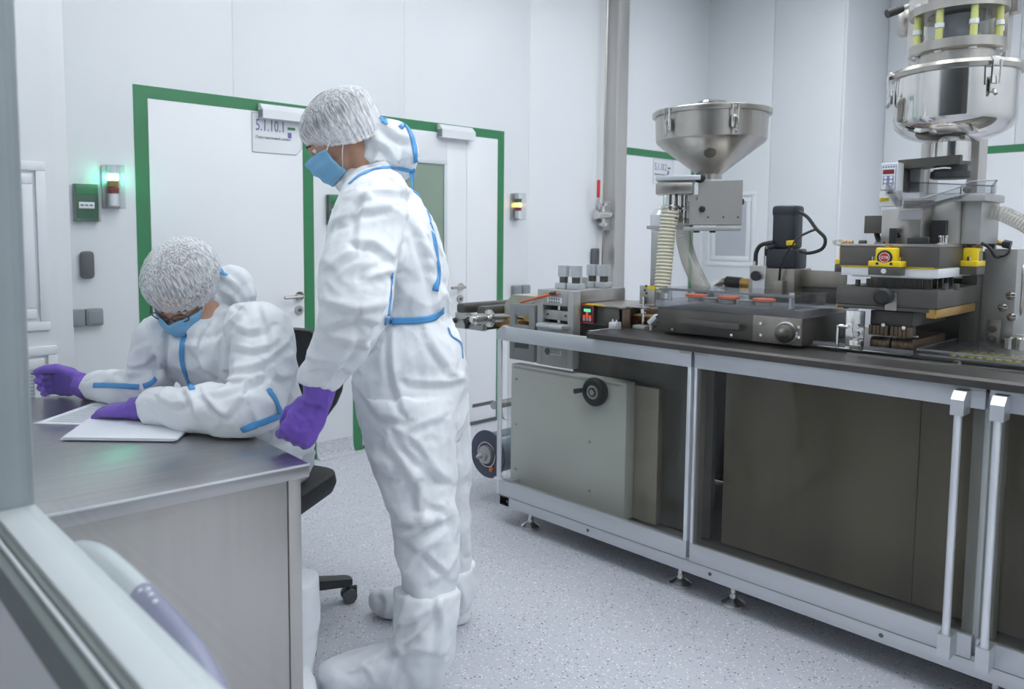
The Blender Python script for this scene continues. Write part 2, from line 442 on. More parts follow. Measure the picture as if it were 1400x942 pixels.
# the window wall between corridor and room
WY0, WY1, WZ0, WZ1 = -1.3, 1.298, .915, 2.55
ww = struct('wall_left', MB().box(.215, XW, YS, 3.3, 0, WZ0 - .035).box(.215, XW, YS, 3.3, WZ1 + .05, CEIL + .02).box(.215, XW, 1.45, 3.9, WZ0 - .035, WZ1 + .05).box(.215, XW, YS, WY0 - .05, WZ0 - .035, WZ1 + .05), 'wall_white')
win = struct('window_1', MB().box(.243, XW, WY0, WY1, WZ0 - .034, WZ0, .003), 'frame_white')
MB().box(.218, XW, WY1, WY1 + .15, WZ0 - .034, WZ1 + .05, .003).build('window_post', 'frame_bluegrey', win)
struct('window_frame_top', MB().box(.235, XW, WY0 - .05, WY0, WZ0 - .034, WZ1 + .05, .003).box(.235, XW, WY0, WY1, WZ1, WZ1 + .05, .003), 'frame_white', parent=win)
MB().box(.2335, .243, WY0, WY1, WZ0 - .05, WZ0 - .006, .001).build('window_gasket', 'frame_grey', win)
MB().box(.2255, .2305, WY0, WY1, WZ0 - .012, WZ0 - .006, .001).build('window_bead', 'frame_white', win)
MB().box(.212, .2335, WY0, WY1, WZ0 - .06, WZ0 - .012, .001).build('window_skirt', 'frame_grey', win)
for x in (.282, .291): MB().box(x, x + .005, WY0, WY1, WZ0, WZ1).build('window_pane', 'window_glass', win, smooth=0)
# corridor behind the window
struct('wall_corridor', MB().box(-1.55, -1.45, YS, 4.2, 0, CEIL + .02), 'wall_cool')
struct('wall_corridor_end', MB().box(-1.45, .215, 4.05, 4.2, 0, CEIL + .02), 'wall_cool')

# ceiling lamps
def ceiling_lamp(x, y, sx, sy, label):
    t = thing('ceiling_light', (x, y, CEIL), label, 'ceiling light', 'recessed ceiling light panels')
    MB().box(x - sx / 2 - .03, x + sx / 2 + .03, y - sy / 2 - .03, y - sy / 2, CEIL - .03, CEIL + .02).box(x - sx / 2 - .03, x + sx / 2 + .03, y + sy / 2, y + sy / 2 + .03, CEIL - .03, CEIL + .02) \
        .box(x - sx / 2 - .03, x - sx / 2, y - sy / 2, y + sy / 2, CEIL - .03, CEIL + .02).box(x + sx / 2, x + sx / 2 + .03, y - sy / 2, y + sy / 2, CEIL - .03, CEIL + .02).build('light_frame', 'white_plastic', t)
    MB().box(x - sx / 2, x + sx / 2, y - sy / 2, y + sy / 2, CEIL - .012, CEIL + .018).build('light_diffuser', 'ceiling_lamp', t, smooth=0)
for x in (1.55, 3.2, 5.1):
    for y in (-.95, .1, 1.1, 2.5):
        ceiling_lamp(x, y, 1.2, .6, 'recessed white light panel in the cleanroom ceiling')
ceiling_lamp(-.65, 2.0, .6, 1.2, 'long light panel in the corridor ceiling, beside the window post')

# baseboards (coved vinyl)
def cove(name, x0, x1):
    prof = [(YA, .1), (YA - .004, .1), (YA - .006, .04), (YA - .02, .012), (YA - .05, .001), (YA, .001)]
    struct(name, MB().prism([(x0, y, z) for y, z in prof], (x1 - x0, 0, 0)), 'cove_vinyl')
cove('baseboard_back_left', .93, 1.40); cove('baseboard_back_middle', 2.416, 2.677); cove('baseboard_back_right', 3.98, 5.13)
cove('baseboard_back_corner', 6.48, 6.61)

# ------------------------------------------------------------------ doors
def handle_set(par, hx, hz, sgn, yf):
    MB().cyl((hx, yf, hz), (hx, yf - .012, hz), .027, seg=24).build('rosette', 'steel_polished', par)
    MB().tube(bez([(hx, yf - .01, hz), (hx, yf - .05, hz), (hx + sgn * .02, yf - .06, hz), (hx + sgn * .125, yf - .058, hz)], 5), .0095, 10).build('door_handle', 'steel', par)
    k = MB().cyl((hx - .002, yf, hz - .08), (hx - .002, yf - .012, hz - .08), .026, seg=24).build('lock_rosette', 'steel_matte', par)
    MB().cyl((hx - .002, yf - .012, hz - .08), (hx - .002, yf - .018, hz - .08), .009, seg=12).build('lock_cylinder', 'steel_dark', k)
def closer(par, x0, x1, z0, z1):
    y = YA - .006
    prof = [(y, z1), (y - .02, z1), (y - .055, z1 - .035), (y - .055, z0), (y, z0)]
    c = MB().prism([(x0, a, b) for a, b in prof], (x1 - x0, 0, 0)).build('door_closer', 'white_plastic', par)
    MB().box(x0 - .004, x0, y - .05, y - .006, z0 + .005, z1 - .035).build('end_cap', 'switch_grey', c)
def tape(par, x0, x1, zt, wl=.068, wt=.06, right=True, left=True):
    y0, y1 = YA - .003, YA
    MB().box(x0, x1, y0, y1, zt - wt, zt).build('green_tape', 'green_tape', par)
    if left: MB().box(x0, x0 + wl, y0, y1, 0, zt - wt).build('green_tape', 'green_tape', par)
    if right: MB().box(x1 - wl, x1, y0, y1, 0, zt - wt).build('green_tape', 'green_tape', par)
d1 = struct('door_1', MB().box(1.472, 2.343, YA - .006, YA, .008, 1.994, .002), 'door_white')
tape(d1, 1.403, 2.414, 2.056); handle_set(d1, 2.307, .977, -1, YA - .006); closer(d1, 2.07, 2.37, 1.955, 2.035)
MB().box(1.472, 2.343, YA - .008, YA - .006, .008, .03).build('drop_seal', 'dark_grey', d1)
d2 = struct('door_2', MB().box(2.746, 2.86, YA - .006, YA, .008, 1.996, .002).box(3.437, 3.615, YA - .006, YA, .008, 1.996, .002).box(2.86, 3.437, YA - .006, YA, .008, .95, .002).box(2.86, 3.437, YA - .006, YA, 1.816, 1.996, .002), 'door_white')
MB().box(3.618, 3.911, YA - .006, YA, .008, 1.996, .002).build('side_leaf', 'door_white', d2)
f = MB()
for a in ((2.86, 3.437, 1.79, 1.816), (2.86, 3.437, .95, .976)): f.box(a[0], a[1], YA - .012, YA - .002, a[2], a[3], .002)
for a in (2.86, 3.411): f.box(a, a + .026, YA - .012, YA - .002, .976, 1.79, .002)
f = f.build('glazing_frame', 'frame_white', d2)
MB().box(2.886, 3.411, YA - .006, YA - .003, .976, 1.79).build('door_pane', 'door_glass', f, smooth=0)
MB().box(2.886, 3.411, YA - .0025, YA - .0005, .976, 1.79).build('glazing_liner', 'beige_dark', f)
tape(d2, 2.679, 3.978, 2.056); handle_set(d2, 3.556, .977, -1, YA - .006); closer(d2, 3.35, 3.645, 1.96, 2.047)
MB().box(2.746, 3.911, YA - .009, YA - .006, .006, .028).build('drop_seal', 'dark_grey', d2)
a = on(645, 563, 'y', YA); b = on(674, 557, 'y', YA)
MB().box(a.x, b.x, YA - .008, YA - .005, .125, .15, .002).build('dark_slot', 'dark_grey', d2)  # narrow dark slot low on the side leaf
d3 = struct('door_3', MB().box(5.36, 6.404, YA - .006, YA, .008, 1.994, .002), 'door_white')
tape(d3, 5.28, 6.473, 2.056)
# door in the right wall
d4 = struct('door_4', MB().box(XD - .006, XD, .9, 1.93, .008, 1.994, .002), 'door_white')
MB().box(XD - .004, XD, .83, 2.0, 1.994, 2.056).build('green_tape', 'green_tape', d4)
MB().box(XD - .004, XD, 1.932, 2.0, 0, 1.994).build('green_tape', 'green_tape', d4)
MB().box(XD - .004, XD, .83, .898, 0, 1.994).build('green_tape', 'green_tape', d4)

# ------------------------------------------------------------------ wall grilles
mat('grille_sheet', (.58, .61, .66), .6, var=.12, vs=260)
def grille(loc, ax, u0, u1, z0, z1, label):
    """ax 'x': facing -x in plane x, spanning y; ax 'y': facing -y"""
    p = loc
    t = thing('air_grille', (p, u0, z0) if ax == 'x' else (u0, p, z0), label, 'air grille')
    def bx(d0, d1, a, b, c, d, bev=.003):
        return (p - d1, p - d0, a, b, c, d, bev) if ax == 'x' else (a, b, p - d1, p - d0, c, d, bev)
    m = MB()
    w1 = .035
    for a, b, c, d in ((u0, u1, z1 - w1, z1), (u0, u1, z0, z0 + w1), (u0, u0 + w1, z0 + w1, z1 - w1), (u1 - w1, u1, z0 + w1, z1 - w1)): m.box(*bx(0, .012, a, b, c, d))
    m.build('outer_frame', 'white_plastic', t)
    m = MB(); g = w1 + .012; w2 = .04
    for a, b, c, d in ((u0 + g, u1 - g, z1 - g - w2, z1 - g), (u0 + g, u1 - g, z0 + g, z0 + g + w2), (u0 + g, u0 + g + w2, z0 + g + w2, z1 - g - w2), (u1 - g - w2, u1 - g, z0 + g + w2, z1 - g - w2)): m.box(*bx(.0, .01, a, b, c, d))
    m.build('inner_frame', 'white_plastic', t)
    g2 = g + w2
    MB().box(*bx(.001, .004, u0 + g2, u1 - g2, z0 + g2, z1 - g2, 0)).build('filter_mesh', 'grille_sheet', t, label='pale grey perforated filter sheet')
    m = MB(); n = 34
    for i in range(1, n):
        z = z0 + g2 + (z1 - z0 - 2 * g2) * i / n
        m.box(*bx(.004, .0055, u0 + g2, u1 - g2, z - .0012, z + .0012, 0))
    m.build('mesh_wire', 'switch_grey', t, kind='stuff')
grille(XC, 'x', 3.372, 3.84, 1.055, 1.72, 'large white air grille with mesh in the right shaft wall, behind the pale hoses')
grille(XC, 'x', 3.372, 3.84, .25, .905, 'lower white air grille in the right shaft wall, mostly behind the machine')
grille(3.30, 'y', .46, .842, .955, 1.605, 'tall white framed air grille on the left shaft, under the window corner')
grille(3.30, 'y', .46, .862, .25, .892, 'lower white framed air grille on the left shaft, beside the gloved writing hand')

# ------------------------------------------------------------------ wall fittings
def wallbox(name, x0, x1, z0, z1, d, m, label, cat, bev=.006, parts=None, group=None):
    return MB().box(x0, x1, YA - d, YA, z0, z1, bev).build(name, m, None, label, cat, group, loc=((x0 + x1) / 2, YA, z0))
def opener(x0, x1, z0, z1, label):
    t = thing('emergency_door_opener', ((x0 + x1) / 2, YA, z0), label, 'door opener')
    MB().box(x0, x1, YA - .03, YA, z0, z1, .004).build('case', 'opener_green', t)
    zt = z1 - (z1 - z0) * .28
    MB().box(x0 + .006, x1 - .006, YA - .034, YA - .03, zt, z1 - .006, .002).build('green_band', 'green_tape', t)
    MB().box(x0 + .017, x1 - .02, YA - .034, YA - .03, z0 + .06, z0 + .09, .001).build('label_plate', 'white_plastic', t)
    for k in range(3): MB().box(x0 + .024 + k * .02, x0 + .038 + k * .02, YA - .0346, YA - .034, z0 + .072, z0 + .078).build('printed_line', 'sign_black', t)
    MB().box(x0 - .004, x1 + .004, YA - .045, YA, z0 - .004, z0 + .012, .003).box(x0 - .004, x0, YA - .045, YA, z0, z1).box(x1, x1 + .004, YA - .045, YA, z0, z1).build('clear_cover', 'clear_acrylic', t)
opener(1.112, 1.218, 1.388, 1.562, 'dark green emergency opener box with white label left of the first door')
opener(2.50, 2.60, 1.388, 1.562, 'green emergency opener box partly hidden by the standing person')
def signal(xc, z0, z1, label, lit):
    t = thing('signal_lamp', (xc, YA, z0), label, 'signal lamp')
    w_ = .042
    MB().box(xc - w_, xc + w_, YA - .012, YA, z0, z1, .006).build('back_plate', 'steel_matte', t)
    H = z1 - z0; cy = YA - .04
    segs = [('cap', .86, .98, 'aluminium_bright'), ('lens', .66, .80, 'lamp_green' if lit == 'g' else 'lamp_green_off'), ('spacer', .80, .86, 'aluminium_bright'),
            ('lens', .50, .64, 'lamp_amber' if lit == 'a' else 'lamp_amber_off'), ('lens', .36, .48, 'lamp_red_off'), ('base', .06, .34, 'aluminium_bright')]
    for n, a, b, m in segs:
        MB().cyl((xc, cy, z0 + H * a), (xc, cy, z0 + H * b), .026, seg=20).build(n, m, t)
    MB().cyl((xc, cy, z0 + H * .04), (xc, cy, z0 + H * .97), .01, seg=10).build('stem', 'steel_matte', t)
    c = MB()
    for a in (-1, 1): c.box(xc + a * w_ - .002, xc + a * w_ + .002, YA - .08, YA - .012, z0, z1)
    c.box(xc - w_, xc + w_, YA - .08, YA - .012, z1 - .004, z1).box(xc - w_, xc + w_, YA - .08, YA - .012, z0, z0 + .004).build('clear_guard', 'clear_acrylic', t)
signal(1.283, 1.45, 1.655, 'wall signal lamp with its green lens lit, left of the first door', 'g')
signal(4.085, 1.435, 1.625, 'wall signal lamp with its amber lens lit, right of the second door', 'a')
wallbox('wall_buzzer', 1.127, 1.192, 1.118, 1.248, .04, 'dark_grey', 'dark grey rounded wall unit below the left opener box', 'wall unit', .02)
def switches(xs, z0, z1, label):
    t = thing('wall_switch', (sum(xs) / len(xs), YA, z0), label, 'switch')
    for x in xs:
        s = MB().box(x - .04, x + .04, YA - .04, YA, z0, z1, .008).build('switch_case', 'switch_grey', t)
        MB().box(x - .03, x + .03, YA - .044, YA - .039, z0 + .01, z1 - .01, .003).build('rocker', 'dark_grey' if 0 else 'switch_grey', s)
switches((1.10, 1.182), .893, .975, 'pair of grey surface switches left of the first door, above the writing hand')
switches((4.10, 4.19), .875, .965, 'pair of grey surface switches right of the second door')
wallbox('card_reader', 4.965, 5.055, 1.09, 1.225, .03, 'dark_grey', 'narrow dark grey card reader beside the steel pipe', 'card reader', .012)
def sign(x0, x1, z0, z1, num, line, label, clip=True):
    y = YA - .007
    t = thing('door_sign', (x0, y, z0), label, 'sign')
    cpoly = [(x0, z0), (x1 - .035, z0), (x1, z0 + .035), (x1, z1), (x0, z1)]
    MB().prism([(a, y, b) for a, b in cpoly], (0, -.002, 0)).build('sign_plate', 'white_plastic', t)
    m = MB()
    for i in range(5):
        p, q = Vector((cpoly[i][0], y - .0022, cpoly[i][1])), Vector((cpoly[(i + 1) % 5][0], y - .0022, cpoly[(i + 1) % 5][1]))
        m.tube([p, q], .0012, 4)
    m.build('sign_border', 'switch_grey', t)
    text('sign_number', num, .088, 'sign_purple', t, (x0 + .02, y - .0025, z1 - .092), (1, 0, 0), (0, 0, 1), sx=.66)
    text('sign_text', line, .021, 'sign_black', t, (x0 + .02, y - .0025, z1 - .135), (1, 0, 0), (0, 0, 1))
    MB().box(x1 - .088, x1 - .064, y - .003, y - .002, z1 - .12, z1 - .09).build('sign_icon', 'sign_purple', t)
    MB().box(x1 - .088, x1 - .04, y - .003, y - .002, z1 - .075, z1 - .06).build('sign_mark', 'green_tape', t)
sign(2.03, 2.335, 1.775, 1.985, '5.1.10.1', 'Персональный шлюз', 'white door sign with number 5.1.10.1 on the first door')
sign(5.80, 6.105, 1.775, 1.985, '5.1.10.2', 'Материальный шлюз', 'white door sign with number 5.1.10.2 behind the steel hopper')
# steel service post, pipe and valve
t = thing('service_post', (5.217, 3.80, 0), 'tall brushed steel service post standing against the back wall', 'post')
MB().box(5.144, 5.289, 3.80, YA - .001, .0, CEIL, .002).build('post_body', 'steel_panel', t)
MB().box(5.14, 5.146, 3.795, 3.80, 0, CEIL).build('post_lip', 'steel_polished', t)
t = thing('process_pipe', (5.05, 3.84, .9), 'thin steel pipe with red lever valve beside the service post', 'pipe')
MB().cyl((5.05, 3.84, .35), (5.05, 3.84, CEIL), .008, seg=10).build('pipe_run', 'steel', t)
v = MB().cyl((4.96, 3.84, 1.49), (5.13, 3.84, 1.49), .034, seg=16).cyl((5.05, 3.84, 1.40), (5.05, 3.84, 1.58), .016, seg=12).build('valve_body', 'steel_polished', t)
for z in (1.405, 1.56): MB().cyl((5.05, 3.84, z), (5.05, 3.84, z + .022), .038, seg=16).build('clamp', 'steel_polished', v)
MB().box(5.05, 5.15, 3.83, 3.85, 1.37, 1.60, .004).build('valve_bracket', 'steel_matte', v)
lv = MB().tube([(4.97, 3.82, 1.53), (4.935, 3.80, 1.58), (4.93, 3.80, 1.63)], .008, 8).build('lever', 'steel_polished', v)
MB().box(4.915, 4.945, 3.79, 3.81, 1.62, 1.76, .012).build('lever_grip', 'red_plastic', t)

# ------------------------------------------------------------------ packaging machine: cabinet
XM = 2.5; YE = 2.46; YR = -.75; XB = 3.42; WT = .945
mc = thing('machine_cabinet', (XM, 1.0, 0), 'long aluminium framed packaging machine cabinet with smoky glass doors and dark top', 'machine')
MB().box(XM, XM + .06, YR, YE, .093, .138, .002).box(XM, XB, YE - .06, YE, .093, .138, .002).box(XB - .06, XB, YR, YE, .093, .138, .002).build('base_beam', 'aluminium', mc)
MB().box(XM + .004, XB - .004, YR, YE - .004, .138, .15).build('floor_tray', 'steel_matte', mc)
for yb in (2.41, 1.95, 1.40, .83):
    MB().cyl((XM - .001, yb, .118), (XM + .004, yb, .118), .007, seg=10).build('bolt', 'steel_dark', mc)
for y in (2.33, 1.56, 1.345, .55, -.3):
    ft = MB().cyl((2.57, y, .03), (2.57, y, .1), .011, seg=12).lathe((2.57, y, 0), (0, 0, 1), [(.042, 0), (.042, .012), (.03, .02), (.014, .03), (.013, .045)], 20).build('foot', 'steel_polished', mc)
for y in (2.33, .83, -.3):
    MB().cyl((3.34, y, .0), (3.34, y, .1), .014, seg=10).lathe((3.34, y, 0), (0, 0, 1), [(.042, 0), (.042, .012), (.014, .03)], 16).build('foot', 'steel_polished', mc)
for y0, y1 in ((.15, .90), (1.0, 1.9)): pass
def door(name, y0, y1, first=False, handle=None):
    d = MB().box(XM + .008, XM + .016, y0 + .003, y1 - .003, .205, .858).build(name, 'machine_glass' if first else 'smoked_glass', mc, smooth=0, label='clear glass pane in an aluminium frame' if first else 'smoky glass pane in an aluminium frame')
    MB().box(XM - .002, XM + .028, y0, y1, .855, .916, .002).build('top_rail', 'aluminium', d)
    MB().box(XM - .002, XM + .028, y0, y1, .141, .208, .002).build('bottom_rail', 'aluminium', d)
    return d
dl = door('fixed_panel', 1.497, 2.43, True)
dm = door('cabinet_door', .597, 1.484)
dr = door('cabinet_door', -.33, .588)
dx = door('fixed_panel', YR, -.34)
# vertical strips between panels
MB().box(XM, XM + .02, 1.497, 1.512, .208, .856, .001).build('edge_strip', 'aluminium_bright', dl)
MB().box(XM, XM + .02, 1.474, 1.484, .208, .856, .001).build('edge_strip', 'aluminium_bright', dm)
MB().box(XM + .02, XM + .06, 1.47, 1.515, .15, .9, .002).build('inner_post', 'aluminium', mc)
MB().box(XM + .022, XM + .07, .555, .63, .15, .9, .003).build('inner_post', 'frame_white', mc)
MB().box(XM + .02, XM + .06, -.36, -.31, .15, .9, .003).build('inner_post', 'aluminium', mc)
for y in (1.523, 1.462):
    MB().box(XM - .004, XM + .02, y - .028 if y > 1.49 else y - .03, y + .022 if y > 1.49 else y + .024, .903, .918, .001).build('hinge', 'steel_matte', mc)
for dd, y in ((dm, .648), (dr, .556)):
    h = MB().cyl((XM - .048, y, .20), (XM - .048, y, .85), .0105, seg=14).build('pull_handle', 'aluminium_bright', dd)
    for z0, z1, top in ((.84, .905, 1), (.147, .212, 0)):
        prof = [(XM - .064, z0), (XM - .002, z0), (XM - .002, z1), (XM - .04, z1), (XM - .064, z1 - .022)] if top else [(XM - .064, z0), (XM - .002, z0), (XM - .002, z1), (XM - .064, z1)]
        MB().prism([(a, y - .016, b) for a, b in prof], (0, .032, 0)).build('handle_mount', 'aluminium', dd)
# left end: slanting frame nose and corner rod
MB().prism([(XM - .002, 2.43, .855), (XM - .002, 2.43, .916), (XM - .002, 2.448, .922), (XM - .002, 2.485, .895), (XM - .002, 2.485, .86), (XM - .002, 2.45, .855)], (.03, 0, 0)).build('frame_nose', 'aluminium', mc)
MB().cyl((XM + .01, 2.475, .14), (XM + .01, 2.475, .90), .011, seg=14).lathe((XM + .01, 2.475, .205), (0, 0, 1), [(.014, 0), (.024, .003), (.024, .008), (.014, .011)], 16).build('corner_rod', 'aluminium_bright', mc)
MB().box(XM, XM + .03, 2.43, 2.462, .14, .208, .002).build('frame_corner', 'aluminium', mc)
MB().box(XM + .03, XB, 2.43, 2.46, .855, .9, .002).build('end_frame', 'aluminium', mc)
MB().box(XM + .03, XB, 2.43, 2.46, .15, .2, .002).build('end_frame', 'aluminium', mc)
# worktop: dark slab with bevelled front and a thin deck plate
wt = MB()
wt.prism([(XM - .035, YR, .918), (XM - .035, YR, .938), (XM - .025, YR, WT), (XB, YR, WT), (XB, YR, .918)], (0, 1.945 - YR, 0))
wt = wt.build('worktop', 'worktop_dark', mc)
MB().box(2.705, 3.38, YR, 1.90, WT, .957, .001).build('deck_plate', 'steel_dark', wt)
MB().box(2.64, 2.652, YR, 1.02, WT, .951).build('guide_strip', 'steel', wt)
MB().box(XM + .06, 2.56, 1.945, 1.965, .9, .93, .001).build('end_stop', 'white_plastic', wt)
# interior: beige drive cover, second panel, dark bulkheads
y0, z1 = Q(699, 497, 2.6); y1, _ = Q(857, 522, 2.6)
cv = MB().box(2.6, 2.66, y1, y0, .16, z1, .004).build('drive_cover', 'beige_paint', mc)
m = MB(); n = 62
for i in range(n):
    y = y1 + .02 + (y0 - y1 - .03) * i / n
    m.box(2.5985, 2.6, y, y + .005, z1 - .018, z1 - .008)
m.build('vent_slot', 'steel_matte', cv, kind='stuff')
for px, py in ((706, 518), (706, 580), (705, 641), (806, 604), (806, 671)):
    a = on(px, py, 'x', 2.598)
    MB().cyl(a, a + Vector((-.004, 0, 0)), .006, seg=10).build('screw', 'steel_matte', cv)
hw = on(812, 536, 'x', 2.57)
h = MB().lathe(hw + Vector((.028, 0, 0)), (-1, 0, 0), [(.02, 0), (.055, .004), (.06, .015), (.06, .03), (.05, .042), (.03, .04), (.028, .036)], 28).build('handwheel', 'black_plastic', mc)
MB().lathe(hw + Vector((-.008, 0, 0)), (-1, 0, 0), [(.03, 0), (.03, .003), (.02, .005), (.02, .0), (.012, .0), (.012, .008)], 24).build('hub_ring', 'steel_matte', h)
MB().cyl(hw + Vector((.01, .055, 0)), hw + Vector((-.005, .10, -.012)), .009, .011, 10).build('crank_grip', 'black_plastic', h)
a0 = on(860, 525, 'x', 2.66); a1 = on(901, 530, 'x', 2.66)
MB().box(2.66, 2.70, a1.y, a0.y, .16, a0.z, .003).build('side_cover', 'interior_brown', mc)
MB().box(2.695, 2.72, 1.515, 2.2, .16, .91).build('bulkhead', 'interior_dark', mc)
sy = on(1258, 600, 'x', 2.70).y
MB().box(2.70, 2.72, sy + .002, 1.47, .16, .91, .001).build('bulkhead', 'interior_brown', mc)
MB().box(2.70, 2.72, .2, sy, .16, .91, .001).build('bulkhead', 'interior_brown', mc)
MB().box(2.70, 2.72, YR, .198, .16, .91, .001).build('bulkhead', 'interior_brown', mc)
MB().box(2.72, XB - .03, 1.9, 1.93, .16, .91).build('bulkhead', 'interior_dark', mc)
MB().box(XB - .03, XB - .01, YR, 1.93, .16, .915).build('back_panel', 'interior_dark', mc)
MB().box(XM + .06, XB - .03, YR, YR + .02, .16, .915).build('end_panel', 'interior_dark', mc)

# ------------------------------------------------------------------ sealing station (left)
XS = 2.6
st = thing('sealing_station', (XS, 2.2, .75), 'grey steel sealing station with four clamping columns at the left end of the machine', 'sealing station')
y0, zt = Q(735, 395, XS); y1, _ = Q(784, 398, XS)
zb = Q(780, 505, XS)[1]
wy0 = Q(742, 418, XS)[0]; wy1 = Q(776, 418, XS)[0]; wz1 = Q(750, 417, XS)[1]; wz0 = Q(750, 445, XS)[1]
m = MB().box(XS, XS + .05, wy0, y0, zb, zt, .002).box(XS, XS + .05, y1, wy1, zb, zt, .002).box(XS, XS + .05, wy1, wy0, wz1, zt, .001).box(XS, XS + .05, wy1, wy0, zb, wz0, .001)
m.build('front_plate', 'steel_matte', st)
MB().box(XS + .05, 2.97, y1 + .012, y0, zt - .02, zt, .002).build('top_plate', 'steel_matte', st)
MB().box(XS + .05, 2.97, y1, y1 + .012, zt - .075, zt, .001).build('side_plate', 'steel', st)
MB().box(XS + .05, 2.80, y1 + .004, y1 + .014, zt - .115, zt - .078, .001).build('side_rail', 'steel_horizontal', st)
MB().box(XS + .06, 2.96, y1 + .014, y0 - .01, .91, zt - .02).build('station_body', 'steel_dark', st)
cz = Q(750, 430, XS)[1]
br = MB().box(XS + .012, XS + .045, wy1, wy0, cz - .022, cz + .02, .002).build('cross_bar', 'steel', st)
for y in (wy0 - .02, wy1 + .02): MB().cyl((XS + .013, y, cz), (XS + .008, y, cz), .005, seg=8).build('bolt', 'steel_dark', br)
MB().cyl((XS + .03, (wy0 + wy1) / 2, wz0), (XS + .03, (wy0 + wy1) / 2, wz1), .009, seg=12).build('guide_rod', 'steel_polished', st)
a = on(735, 447, 'x', XS - .05); b = on(768, 452, 'x', XS - .05)
MB().box(XS - .055, XS + .01, b.y, a.y + .01, b.z + .0, b.z + .022, .008).build('catch_tray', 'aluminium', st)
c = on(757, 445, 'x', XS - .03); MB().lathe(c, (0, 0, 1), [(.016, -.012), (.018, .0), (.012, .004)], 16).build('tray_plug', 'orange_tube', st)
for px, d in ((771, 2.70), (788, 2.70), (810, 2.88), (826, 2.88)):
    a = on(px, 368, 'x', d); b = Vector((a.x, a.y, zt))
    c = MB().cyl(b + Vector((0, 0, .026)), b + Vector((0, 0, .065)), .019, seg=18).build('clamp_screw', 'steel_dark', st)
    MB().cyl(b + Vector((0, 0, .055)), b + Vector((0, 0, .105)), .0265, seg=20).build('screw_cap', 'aluminium', c)
    MB().box(b.x - .028, b.x + .028, b.y - .03, b.y + .03, zt, zt + .028, .005).build('clamp_nut', 'aluminium', c)
a = on(799, 388, 'x', 2.8); MB().box(2.79, 2.81, a.y - .012, a.y + .012, zt, zt + .05, .002).build('stop_block', 'steel_matte', st)
# plates with printed characters
a = on(748, 406, 'x', XS - .002); b = on(768, 415, 'x', XS - .002)
pl = MB().box(XS - .003, XS, b.y, a.y, b.z, a.z).build('name_plate', 'white_plastic', st)
def ticks(par, y_from, y_to, z, h, n, x, m='sign_black'):
    k = MB(); dy = (y_to - y_from) / n
    for i in range(n):
        yy = y_from + dy * (i + .15); w_ = dy * .62
        k.box(x - .0006, x, yy, yy + w_, z - h * .5, z - h * .32).box(x - .0006, x, yy + w_ * .4, yy + w_ * .6, z - h * .5, z + h * .5).box(x - .0006, x, yy, yy + w_, z + h * .2, z + h * .38)
    return k.build('printed_line', m, par)
ticks(pl, a.y - .01, b.y + .008, (a.z + b.z) / 2, .022, 5, XS - .0032)
a = on(745, 476, 'x', XS - .002); b = on(767, 487, 'x', XS - .002)
pl = MB().box(XS - .003, XS, b.y, a.y, b.z, a.z).build('type_plate', 'aluminium', st)
ticks(pl, a.y - .035, b.y + .006, (a.z + b.z) / 2 + .004, .016, 5, XS - .0032)
MB().lathe((XS - .003, a.y - .016, a.z - .012), (-1, 0, 0), [(.016, 0), (.016, .001)], 16).build('plate_badge', 'steel_dark', pl)
# red air line
p0 = on(776, 402, 'x', XS - .02); p1 = on(756, 402, 'x', XS - .02); p2 = on(735, 407, 'x', XS - .03); p3 = on(712, 413, 'x', XS + .05)
t = thing('air_hose', p1, 'short orange air hose plugged into the front of the sealing station', 'hose')
MB().tube(bez([p1, p2, p3], 6), .0062, 10).build('tube', 'orange_tube', t)
MB().cyl(on(760, 401, 'x', XS - .02), on(752, 402, 'x', XS - .02), .009, seg=12).build('collar', 'black_plastic', t)
MB().cyl(on(752, 402, 'x', XS - .02), on(748, 403, 'x', XS - .02), .0085, seg=12).cyl(on(760, 401, 'x', XS - .02), on(758, 401, 'x', XS), .006, seg=8).build('fitting', 'orange_tube', t)
# window bracket left of the block
bt = thing('film_guide_bracket', (XS, 2.42, .75), 'dark grey bracket with two square windows left of the sealing station', 'bracket')
Y0 = Q(697, 416, XS)[0]; Y1 = Q(731, 416, XS)[0]; ZT = Q(714, 416, XS)[1]; ZB = Q(714, 493, XS)[1]
def hole(a, b):
    return Q(*a, XS)[0], Q(*b, XS)[0], Q(*a, XS)[1], Q(*b, XS)[1]
h1 = hole((704, 431), (723, 446)); h2 = hole((704, 468), (722, 478))
m = MB().box(XS, XS + .02, h1[0], Y0, ZB, ZT, .001).box(XS, XS + .02, Y1, h1[1], ZB, ZT, .001)
for a, b in ((h1[2], ZT), (h2[2], h1[3]), (ZB, h2[3])): m.box(XS, XS + .02, h1[1], h1[0], a, b, .001)
m.build('bracket_plate', 'grey_paint', bt)
MB().box(XS + .02, XS + .26, Y1, Y1 + .016, ZB, ZT, .001).box(XS + .02, XS + .26, Y0 - .016, Y0, ZB, ZB + .12, .001).build('bracket_side', 'grey_paint', bt)
MB().cyl((XS + .12, Y1 + .01, h1[3] + .03), (XS + .12, Y0 - .0, h1[3] + .03), .028, seg=20).build('guide_roller', 'brass', bt)
MB().box(XS + .1, XS + .26, Y1 + .016, Y0 - .01, h1[3] + .07, h1[2], .002).build('film_shoe', 'steel_dark', bt)
